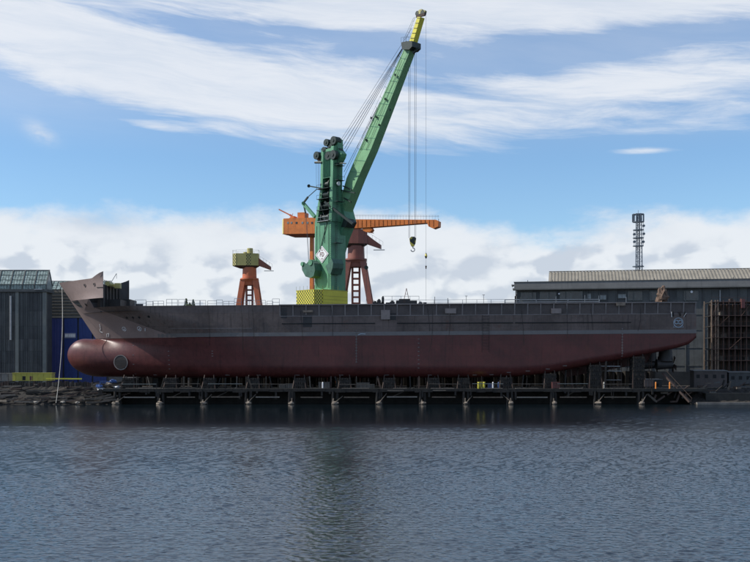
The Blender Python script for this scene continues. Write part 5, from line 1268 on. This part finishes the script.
# keel blocks down the middle of the hull
kb0 = None
kx = [-50+i*4.1 for i in range(22)]
for i, X in enumerate(kx):
    if kb0 is None:
        kb0 = thing('keel_block', 'stack of timber keel blocks under the middle of the hull', 'keel block', (X, YC, FLOOR), 0, 'keel blocks under the middle of the hull')
        for k in range(5): mb = MB(); mb.box((X-.6+.05*(k % 2), YC-1.5, FLOOR+k*.415), (X+.6-.05*(k % 2), YC+1.5, FLOOR+k*.415+.4)); mb.build('timber_block', M_DKWOOD, kb0)
    else:
        c_ = copy_tree(kb0); c_.location = (X, YC, FLOOR)
# dark wall of sheet piles, added to black out the lit ground behind the blocks
bw = thing('added_dark_wall', 'dark ribbed wall added to black out the gap behind the berth under the hull', 'wall', (0, 231, FLOOR))
X = -53.0
while X < 62:
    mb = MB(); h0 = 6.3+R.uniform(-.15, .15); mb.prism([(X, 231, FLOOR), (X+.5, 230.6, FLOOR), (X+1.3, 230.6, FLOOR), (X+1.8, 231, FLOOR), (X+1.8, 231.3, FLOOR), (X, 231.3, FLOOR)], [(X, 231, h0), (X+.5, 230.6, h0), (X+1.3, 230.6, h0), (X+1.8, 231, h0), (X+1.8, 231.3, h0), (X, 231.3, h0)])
    mb.build('added_wall_rib', M_DKWOOD, bw); X += 1.84
# pile bents along the water's edge
def pile_bent(px, i):
    X = qx(px)
    t = thing('pile_bent', 'pair of dark piles with a pale timber foot at the waterline, %s from the left' % ORD[i], 'pile', (X, YQ, 0), 0, 'pile bents along the water edge')
    for dx_, dy in ((-.5, .5), (.55, .7), (0, 3.5)):
        mb = MB(); mb.cyl((X+dx_, YQ+dy, -2), (X+dx_*.8, YQ+dy, FLOOR-.57), .30, .27, n=10); mb.build('pile', M_DKWOOD, t, smooth=40)
    o_ = lump('pile_foot', (R.uniform(-.15, .15), R.uniform(-.3, 0), .28), R.uniform(.45, .7), .45, R.uniform(.28, .42), M_PALEW, i+40, sub=2, amp=.5); o_.parent = t
    mb = MB(); q_ = R.uniform(-.6, .6); mb.bar((X+q_, YQ-.3, .0), (X+q_*.6, YQ+.3, R.uniform(.7, 1.4)), .24, .22); mb.build('short_fender', M_WOOD, t)
    if i % 3 != 1: mb = MB(); mb.bar((X+.2, YQ-.1, .5), (X+R.choice((-1.4, 1.5, 1.2)), YQ+.6, R.uniform(1.5, 2.4)), .14, .14); mb.build('raking_fender', M_WOOD, t)
    for k in range(R.choice((2, 3, 4))):
        a_ = R.uniform(-3.6, 3.6); h_ = R.uniform(.3, 1.6); mb = MB(); mb.box((X+a_-.18, YQ+.26, FLOOR-.55-h_), (X+a_+.18, YQ+.4, FLOOR-R.uniform(-.05, .2))); mb.build('hanging_board', M_DKWOOD, t)
    return t
for i, px in enumerate(pos): pile_bent(px, i)
# horizontal walings and staging rails between the bents
for i in range(NP-2):
    x0, x1 = qx(pos[i]), qx(pos[i+1])
    t = thing('waling', 'low weathered waling beam above the water, %s bay from the bow' % ORD[i], 'beam', ((x0+x1)/2, YQ, 1.4), 0, 'walings between the pile bents')
    j = R.uniform(-.06, .06)
    a, b = (x0+1.2+R.uniform(0, .8), x1-1.0-R.uniform(0, 1.5))
    mb = MB(); mb.bar((a, YQ+.15, 1.45+j), (b, YQ+.15, 1.45+j), .16, .22); mb.build('beam', M_WOOD if i % 3 else M_CONC, t)
    if i % 4 == 2 or i == 1: mb = MB(); mb.bar((a+1, YQ+.6, 1.5), (b-.6, YQ+.6, 3.4), .09); mb.build('brace', M_WOOD, t)
    mb = MB(); xx = x0
    while xx < x1-.5:
        wl_ = R.uniform(1.2, 3.0); mb = MB(); dz_ = R.uniform(-.12, .12); mb.box((xx, YQ+.18+R.uniform(0, .1), FLOOR-.62+dz_), (min(x1, xx+wl_)-.05, YQ+.38, FLOOR-.10+dz_)); mb.build('fascia_timber', M_DKWOOD, t); xx += wl_
    # handrail staging at floor level
    g_ = thing('staging', 'staging plank and handrail beside the hull, %s bay from the bow' % ORD[i], 'staging', ((x0+x1)/2, YQ+.8, FLOOR), 0, 'staging between the trestles')
    a, b = x0+.8+R.uniform(-.4, .5), x1-1.2+R.uniform(-.5, .4)
    rz = 4.05+R.uniform(-.08, .08)
    if i not in (4, 6): 
        mb = MB(); mb.bar((a, YQ+.7, rz), (b, YQ+.7, rz+R.uniform(-.05, .05)), .10, .13); mb.build('handrail', M_WOOD if i % 2 else M_COL, g_)
    for k in range(3): X = lerp(k/2, a, b); mb = MB(); mb.bar((X, YQ+.75, FLOOR), (X, YQ+.75, rz), .09, up=(0,1,0)); mb.build('post', M_RUSTY, g_)
    if i in (0, 1, 4, 5, 6, 7, 8, 9, 10, 11, 12):
        mb = MB(); l0 = R.uniform(0, .35); l1 = R.uniform(.65, 1); mb.box((lerp(l0, a, b), YQ+.3, FLOOR+.0), (lerp(l1, a, b), YQ+.62, FLOOR+.13)); mb.build('plank', M_PALEW if i not in (1, 4) else M_WOOD, g_)
    if i in (6, 7): mb = MB(); mb.box((lerp(.1, a, b), YQ+.22, FLOOR-.42), (lerp(.6, a, b), YQ+.38, FLOOR-.26)); mb.build('plank', M_PALEW, g_)
# extra props and shores crowding the space under the hull
Rp = random.Random(77); NPRP = 70
for i in range(NPRP):
    X = lerp((i+Rp.random())/NPRP, -52, 56); Yp = Rp.uniform(205.3, 212); zt_ = max(zbot(X)+(.3 if Yp < 208 else 0), 5.2)
    ln = Rp.uniform(-.9, .9) if Rp.random() < .5 else 0; wv = Rp.uniform(.12, .34)
    mb = MB(); b_ = Vector((X, Yp, FLOOR)); mb.bar(b_, (X+ln, Yp+.3, zt_), wv, wv, up=(0,1,0)); o_ = mb.build('timber_prop', Rp.choice((M_DKWOOD, M_DKWOOD, M_RUSTY, M_WOOD)), pivot=tuple(b_))
    tag(o_, 'dark timber prop standing among others between berth floor and hull bottom', 'prop', 'timber props under the hull')
# scaffolding under the rising stern
for i, (xa, xb_, yy, zt_) in enumerate(((46.5, 49.5, 207, 8.2), (52.5, 56, 208.5, 9.3))):
    t = thing('stern_scaffold', ('lower' if i == 0 else 'taller')+' light scaffold under the rising stern', 'scaffold', ((xa+xb_)/2, yy, FLOOR), 0, 'light scaffolds under the stern')
    for X in (xa, (xa+xb_)/2, xb_):
        for dy in (0, 2): mb = MB(); mb.bar((X, yy+dy, FLOOR), (X, yy+dy, zt_), .10, up=(0,1,0)); mb.build('upright', M_RUSTY, t)
    z = FLOOR+1.7
    while z < zt_: mb = MB(); mb.bar((xa, yy-.06, z), (xb_, yy-.06, z), .08); mb.build('ledger', M_RAIL if i == 0 else M_RUSTY, t); mb = MB(); mb.box((xa, yy, z-.1), (xb_, yy+2, z-.04)); mb.build('scaffold_deck', M_DKWOOD, t); z += 1.8
mb = MB(); mb.bar((44, 206.6, 7.6), (49.2, 206.6, 7.55), .12); o = mb.build('hull_walkway_rail', M_RAIL, pivot=(44, 206.6, 7.6)); tag(o, 'long pale rail hung under the after hull', 'rail')

mb = MB(); mb.box((fxp(716), YF+5.3, FLOOR), (fxp(790), YF+5.5, fz(303))); mb.build('added_dark_sheet', M_HDARK, sc)  # dark sheet added to blacken the bays behind the scaffold
# ---- clutter on the berth
def box_thing(name, label, cat, px, py0, py1, wpx, Y, m_, parts=(), grp=None, depth=1.0):
    x0, x1 = xx_at(px-wpx/2, Y), xx_at(px+wpx/2, Y); z0, z1 = zz_at(py1, Y), zz_at(py0, Y)
    t = thing(name, label, cat, ((x0+x1)/2, Y+depth/2, z0), 0, grp)
    mb = MB(); mb.box((x0, Y, z0), (x1, Y+depth, z1)); mb.build('body', m_, t)
    mb = MB(); mb.box((x0-.04, Y-.04, z1+.003), (x1+.04, Y+depth+.04, z1+.09)); mb.build('lid', m_, t)
    mb = MB(); 
    for k in (.2, .5, .8): mb.box((lerp(k, x0, x1)-.03, Y-.05, z0+.08), (lerp(k, x0, x1)+.03, Y-.003, z1-.08))
    mb.build('rib', M_RUSTY, t)
    for s_ in (.08, .92): mb = MB(); X = lerp(s_, x0, x1); mb.box((X-.08, Y+.1, z0-.12), (X+.08, Y+depth-.1, z0-.003)); mb.build('runner', M_RUSTY, t)
    return t
box_thing('welding_set', 'faded red welding set on the staging right of midships', 'welding set', 556, 382.5, 388.2, 7.5, YQ+1.2, M_REDB)
box_thing('tool_locker', 'grey tool locker on the berth near the stern', 'locker', 649, 380.5, 386.5, 9, YQ+1.5, M_HBAY)
box_thing('blue_crate', 'blue crate beside the yellow compressor', 'crate', 490, 383.8, 388.2, 4, YQ+1.3, M_BLUET)
box_thing('blue_drum_rack', 'blue rack left of the bulb foot', 'rack', 104, 381.5, 386, 9, YQ+5, M_BLUET)
def compressor(px, w_, label, m_):
    t = box_thing('compressor', label, 'compressor', px, 382.3, 388.3, w_, YQ+1.4, m_); L_ = t.location
    for s_ in (-1, 1): mb = MB(); mb.cyl((L_.x+s_*.5, YQ+1.32, FLOOR+.25), (L_.x+s_*.5, YQ+1.39, FLOOR+.25), .24, n=14); mb.build('wheel', M_BLK, t)
    mb = MB(); mb.cyl((L_.x+.3, YQ+1.9, 4.2), (L_.x+.3, YQ+1.9, 4.6), .07, n=8); mb.build('exhaust', M_RUSTY, t)
compressor(481.5, 7.5, 'yellow compressor on the berth under midships', M_YSHED)
for i, (px, w_, py) in enumerate(((290, 9, 384), (324, 11, 382.5), (363, 13, 383), (372, 5, 384.5), (282, 6, 385))):
    box_thing('pallet_stack', 'dull khaki stack of pallets under the hull, %s of five from the left' % ORD[sorted([282, 290, 324, 363, 372]).index(px)], 'pallets', px, py, 388.2, w_, YQ+2.2, M_WALL2, grp='pallet stacks under the hull')
for i, (px, m_) in enumerate(((657, M_ORANGEB), (671, M_ORANGEB), (605, M_ROPE), (479, M_YEL), (484.5, M_YEL), (493.5, M_WHITE), (322.5, M_WHITE), (499, M_BLUET))):
    X = qx(px); where = {657: 'left of the pair near the stern', 671: 'right of the pair near the stern', 605: 'before the last big trestle', 479: 'left on the yellow compressor side', 484.5: 'right on the yellow compressor side', 493.5: 'right of the blue crate', 322.5: 'on the second pallet stack side', 499: 'right of the white bottle'}[px]
    col_ = {'bright_orange_paint': 'orange', 'pale_rope': 'pale', 'crane_yellow_paint': 'yellow', 'white_marking_paint': 'white', 'blue_tarpaulin': 'blue'}[m_.name]
    t = thing('gas_bottle', '%s gas bottle standing on the berth, %s' % (col_, where), 'gas bottle', (X, YQ+.9, FLOOR), 0, 'gas bottles on the berth')
    mb = MB(); mb.cyl((X, YQ+.9, FLOOR+.01), (X, YQ+.9, FLOOR+1.15), .15, n=10); mb.cyl((X, YQ+.9, FLOOR+1.15), (X, YQ+.9, FLOOR+1.35), .15, .05, n=10); mb.build('body', m_, t, smooth=40)
    mb = MB(); mb.cyl((X, YQ+.9, FLOOR+1.35), (X, YQ+.9, FLOOR+1.48), .06, n=8); mb.build('valve', M_RUSTY, t)

# ---- left bank: yellow pontoon, timbers, rubble
YB = 210.0
x0, x1 = xx_at(12.5, YB), xx_at(51.7, YB); z0, z1 = zz_at(380.8, YB), zz_at(373.3, YB)
pn = thing('yellow_trough', 'yellow steel trough with two dark openings on the left bank', 'trough', ((x0+x1)/2, YB+1, z0))
mb = MB(); mb.box((x0, YB, z0), (x1, YB+2.2, z1)); mb.build('body', M_YSHED, pn)
mb = MB(); mb.box((x0-.1, YB-.1, z1+.003), (x1+.1, YB+2.3, z1+.12)); mb.build('top_flange', M_YSHED, pn)
for px in (24, 31.3): X = xx_at(px, YB); mb = MB(); mb.box((X-.32, YB-.03, z0+.12), (X+.32, YB+.1, z0+.95)); mb.build('opening', M_REDB if px > 30 else M_BLK, pn)
for k in range(7): X = lerp((k+.5)/7, x0, x1); mb = MB(); mb.box((X-.04, YB-.07, z0), (X+.04, YB-.002, z1)); mb.build('rib', M_YSHED, pn)
mb = MB(); mb.bar((xx_at(46, YB-1), YB-1, zz_at(378.6, YB-1)), (xx_at(82, YB-1), YB-1, zz_at(378.8, YB-1)), .22, .26); L_ = mb.v[0]
o = mb.build('yellow_beam', M_YEL, pivot=tuple(L_)); tag(o, 'long thin yellow beam lying on the bank below the blue doors', 'beam')
gb = box_thing('grey_skip', 'pale grey skip at the left picture edge beside the yellow trough', 'skip', 1, 373.5, 381, 24, YB+1, M_CONC, depth=2)
# supports for them: stacked dark timber bank
def heap(name, x0, x1, y0, y1, zfun, m_, seed):
    nx, ny = int((x1-x0)/.5), 14; rr = random.Random(seed); mb = MB(); vs = []; fs = []
    from mathutils import noise as nz
    for i in range(nx+1):
        for j in range(ny+1):
            X = lerp(i/nx, x0, x1); Y = lerp(j/ny, y0, y1); z = zfun(X, j/ny)
            z += .35*nz.noise(Vector((X*.6, Y*.9, seed)))+.28*nz.noise(Vector((X*1.9, Y*2.3, seed)))+.12*nz.noise(Vector((X*5, Y*5, seed)))
            vs.append((X, Y, z))
    for i in range(nx):
        for j in range(ny): a = i*(ny+1)+j; fs.append((a, a+ny+1, a+ny+2, a+1))
    mb.add(vs, fs); o_ = mb.build(name, m_); o_['kind'] = 'stuff'; return o_
heap('left_bank_rubble', -150, -50.5, 203.0, 212, lambda X, t: -0.7+ (4.6 if X < -56 else lerp((X+56)/5.5, 4.6, 3.4))*min(1, t*1.55), M_ROCK, 3)
heap('right_bank_rubble', 62.5, 160, 203.6, 212.5, lambda X, t: -.4+3.2*min(1, t*1.6), M_ROCK, 8)
Rt = random.Random(21)
grpT = 'timbers lying on the left bank'
lt = []
for i in range(78):
    px = Rt.uniform(-6, 124); t = Rt.random(); 
    lt.append((px, t))
lt.sort()
WH = ['at the left picture edge', 'below the yellow trough', 'below the yellow beam', 'below the bulb', 'right of the bulb foot']
cnt = {}
for i, (px, t) in enumerate(lt):
    py = lerp(t, 402.5, 382.5); Y = 203.4+6.0*t; X = xx_at(px, Y); z = zz_at(py, Y)
    z = max(.15, min(z, 3.9)); L_ = Rt.uniform(1.8, 6.5); an = Rt.choice((Rt.uniform(-.2, .2), Rt.uniform(.3, .8), Rt.uniform(-.5, .1))); sl = Rt.uniform(-.05, .28)
    m_ = Rt.choice((M_DKWOOD, M_RUSTY, M_WOOD, M_WOOD, M_PALEW, M_RUSTY)); wv = Rt.uniform(.16, .38)
    reg = 0 if px < 12 else 1 if px < 47 else 2 if px < 70 else 3 if px < 98 else 4
    key = (reg, m_.name); cnt.setdefault(key, []).append(1)
    d = Vector((cos(an)*cos(sl), sin(an)*.5, sin(sl))).normalized()*L_/2; c_ = Vector((X, Y, z))
    mb = MB(); mb.bar(c_-d, c_+d, wv, wv*Rt.uniform(.6, 1.2))
    o_ = mb.build('timber_beam', m_, pivot=tuple(c_))
    adj = {'wet_dark_timber': 'dark wet timber beam', 'weathered_timber': 'brown weathered timber beam', 'bleached_timber': 'pale bleached timber beam', 'rusty_steel': 'rusty steel beam'}[m_.name]
    tag(o_, '%s on the bank %s, %s of its kind there from the left' % (adj, WH[reg], ORD[min(23, len(cnt[key])-1)]), 'beam', grpT)
rv = thing('timber_revetment', 'row of upright dark boards holding the left bank below the yellow trough', 'retaining wall', (xx_at(45, 208.3), 208.3, FLOOR-1))
px = -8
while px < 92:
    wpx = Rt.uniform(1.3, 2.6); mb = MB(); x0 = xx_at(px, 208.3); h0 = zz_at(Rt.uniform(380.8, 383.5), 208.3); mb.box((x0, 208.3-Rt.uniform(0, .15), .8), (xx_at(px+wpx, 208.3)-.03, 208.55, h0)); mb.build('board', Rt.choice((M_DKWOOD, M_DKWOOD, M_RUSTY, M_WOOD)), rv); px += wpx+Rt.uniform(0, .5)
# lumber and light gear by the bulb
for i, (px, py, m_) in enumerate(((99, 386, M_BLUET), (109, 384, M_PALEW), (113, 381, M_BLUET), (117, 387, M_RAIL), (101, 389, M_RAIL), (63, 402, M_STONE), (36, 402, M_STONE), (77, 402.5, M_STONE))):
    Y = 205.5 if py < 395 else 203.2; p = at(px, py, Y)
    nm = {'blue_tarpaulin': ('tarpaulin_bundle', 'blue tarpaulin bundle'), 'bleached_timber': ('sack', 'pale sack'), 'galvanised_rail': ('pipe_bundle', 'grey pipe bundle'), 'pale_stone': ('stone', 'pale stone')}[m_.name]
    wh = {99: 'left of the bulb foot', 109: 'between the blue bundles', 113: 'close under the thruster opening', 117: 'right of the pale sack', 101: 'under the left blue bundle', 63: 'where the mooring rope meets the water', 36: 'below the yellow trough at the water', 77: 'right of the mooring rope at the water'}[px]
    lab = nm[1].replace('foam-like ', '')+' '+wh
    o_ = lump(nm[0], tuple(p), .75 if py < 395 else .5, .4, .34 if py < 395 else .2, m_, i+70, sub=2, amp=.7); tag(o_, lab, nm[0].split('_')[0])
# mooring rope from the bow
p = Vector((stem(24)+.1, YC-.6, 24.0)); q = Vector((xx_at(56, 203.6), 203.6, .3)); pts = []
for i in range(25):
    t = i/24; s_ = p.lerp(q, t); s_.x += 1.6*4*t*(1-t)*.35; s_.z -= 0; pts.append(s_)
mb = MB(); mb.line(pts, .065, 6); o = mb.build('mooring_rope', M_ROPE, pivot=tuple(q)); tag(o, 'pale mooring rope hanging from the bow tip down to the bank', 'rope')

# ---- right bank: low huts, barges and scrap
def hut(px0, px1, py0, py1, Y, label, m_):
    x0, x1 = xx_at(px0, Y), xx_at(px1, Y); z0, z1 = (FLOOR if Y > 213.5 else FLOOR-.92), zz_at(py0, Y)
    t = thing('site_hut', label, 'hut', ((x0+x1)/2, Y+1.5, z0), 0, 'low huts on the right bank')
    mb = MB(); mb.box((x0, Y, z0), (x1, Y+2.8, z1)); mb.build('wall', m_, t)
    mb = MB(); mb.prism([(x0-.15, Y-.15, z1+.003), (x1+.15, Y-.15, z1+.003), (x1+.15, Y+2.95, z1+.003), (x0-.15, Y+2.95, z1+.003)], [(x0-.15, Y-.15, z1+.12), (x1+.15, Y-.15, z1+.12), (x1+.15, Y+2.95, z1+.26), (x0-.15, Y+2.95, z1+.26)]); mb.build('roof', M_FASC, t)
    n_ = max(2, int((x1-x0)/1.6))
    for k in range(n_): X = lerp((k+.5)/n_, x0, x1); mb = MB(); mb.box((X-.35, Y-.03, z1-1.5), (X+.35, Y+.02, z1-.75)); mb.build('window', M_BLK, t)
hut(694, 727, 371, 390, 216.5, 'dark grey hut with small windows right of the stern', M_HBAY)
hut(729, 752, 372.5, 390, 217, 'dark hut below the scaffold at the picture edge', M_PANELD)
hut(642, 662, 380, 390, 226, 'low hut seen under the stern', M_PANELD)
Rz = random.Random(33)
for i in range(34):
    px = 652+i*3.1+Rz.uniform(-1, 1); Y = Rz.uniform(205, 213); z = (2.1 if Y < 207 else FLOOR)+Rz.uniform(0, 1.2); X = xx_at(px, Y)
    if px < 690: Y = 205.2; z = Rz.uniform(.5, 3.2)
    m_ = Rz.choice((M_RUSTY, M_DKWOOD, M_WALL, M_RUSTY, M_WOOD)); c_ = Vector((xx_at(px, Y), Y, z)); L_ = Rz.uniform(.8, 2.6); an = Rz.uniform(-.5, .5); sl = Rz.choice((0, .1, .6, 1.2, -.7))
    d = Vector((cos(an)*cos(sl), sin(an)*.4, sin(sl)))*L_/2
    mb = MB(); mb.bar(c_-d, c_+d, Rz.uniform(.15, .4)); nm = 'scrap_beam'
    o_ = mb.build(nm, m_, pivot=tuple(c_)); tag(o_, '%s scrap beam on the right bank by the stern, %s from the left' % ({'rusty_steel': 'rusty', 'wet_dark_timber': 'dark', 'grey_cladding': 'grey', 'weathered_timber': 'brown'}[m_.name], (ORD+['twenty-%s' % q for q in ('fifth', 'sixth', 'seventh', 'eighth', 'ninth')]+['thirtieth', 'thirty-first', 'thirty-second', 'thirty-third', 'thirty-fourth'])[i]), 'beam', 'scrap on the right bank')
# inclined dark conveyor-like ramp beneath the stern
rm = thing('dark_ramp', 'dark steel ramp sloping down to the water under the stern', 'ramp', (60, 205, 2))
a, b = at(663, 373, 207), at(690, 402, 203.6)
mb = MB(); mb.bar(a, b, 1.0, .35); mb.build('ramp_deck', M_RUSTY, rm); mb = MB(); mb.bar(a+Vector((.2,-.5,.8)), b+Vector((.2,-.5,.8)), .08)
for k in range(6): q_ = a.lerp(b, k/5); mb.bar(q_+Vector((0,-.5,0)), q_+Vector((.2,-.5,.8)), .06)
mb.build('ramp_rail', M_RUSTY, rm)
# slab edge at the right, catching light at the water
mb = MB(); mb.box((xx_at(697, 203.9), 203.6, -.5), (xx_at(860, 203.9), 204.8, .42)); o = mb.build('quay_kerb', M_CONC); o['kind'] = 'structure'
mb = MB(); mb.prism([(xx_at(640, 236), 236, FLOOR), (xx_at(700, 236), 236, FLOOR), (xx_at(700, 236), 236, 6.2), (xx_at(640, 236), 236, 6.4)], [(xx_at(640, 236), 236.5, FLOOR), (xx_at(700, 236), 236.5, FLOOR), (xx_at(700, 236), 236.5, 6.2), (xx_at(640, 236), 236.5, 6.4)]); o = mb.build('yard_hoarding', M_PANELD, pivot=(xx_at(670, 236), 236, FLOOR)); tag(o, 'dark hoarding in the yard behind the stern', 'hoarding')

# ------------------------------------------------------------------ poplar tops beyond the fore deck
def tree(px, ytop, Y, rad, seed, label):
    X = xx_at(px, Y); zt_ = zz_at(ytop, Y); rr = random.Random(seed)
    t = thing('poplar_tree', label, 'tree', (X, Y, FLOOR), 0, 'poplars beyond the fore deck')
    mb = MB(); mb.cyl((X, Y, FLOOR), (X+.2, Y, zt_-1.5), .38, .06, n=8)
    for k in range(14):
        z = lerp(k/14, FLOOR+5, zt_-2); a_ = rr.uniform(0, 6.3); mb.cyl((X, Y, z), (X+cos(a_)*rad*.7, Y+sin(a_)*rad*.7, z+2.2), .08, .02, n=5)
    mb.build('trunk', M_BARK, t)
    mb = MB()
    for k in range(1300):
        h_ = rr.random()**.7 if k % 3 else 1-rr.random()*.17; z = lerp(h_, FLOOR+3, zt_); r0 = rad*min(1, (zt_-z)/3.4+.04)*(.85+.2*sin(z*2.3+seed)) ; a_ = rr.uniform(0, 6.3); q_ = r0*sqrt(rr.random())
        c_ = Vector((X+cos(a_)*q_, Y+sin(a_)*q_, z)); s_ = rr.uniform(.14, .30)
        u_ = Vector((rr.uniform(-1,1), rr.uniform(-1,1), rr.uniform(-1,1))).normalized()*s_; v_ = Vector((rr.uniform(-1,1), rr.uniform(-1,1), rr.uniform(-1,1))).normalized()*s_
        mb.add([c_-u_, c_+v_, c_+u_, c_-v_*.6], [(0,1,2,3)])
    mb.build('crown', M_LEAF, t)
tree(186.3, 298.8, 275, 1.25, 5, 'taller pointed poplar top showing over the fore deck left of the orange crane')
tree(193.2, 299.8, 276, 1.1, 9, 'slightly lower pointed poplar top right of the taller one')
tree(189.8, 302.8, 270, 1.6, 12, 'lowest bushy poplar top between the other two')
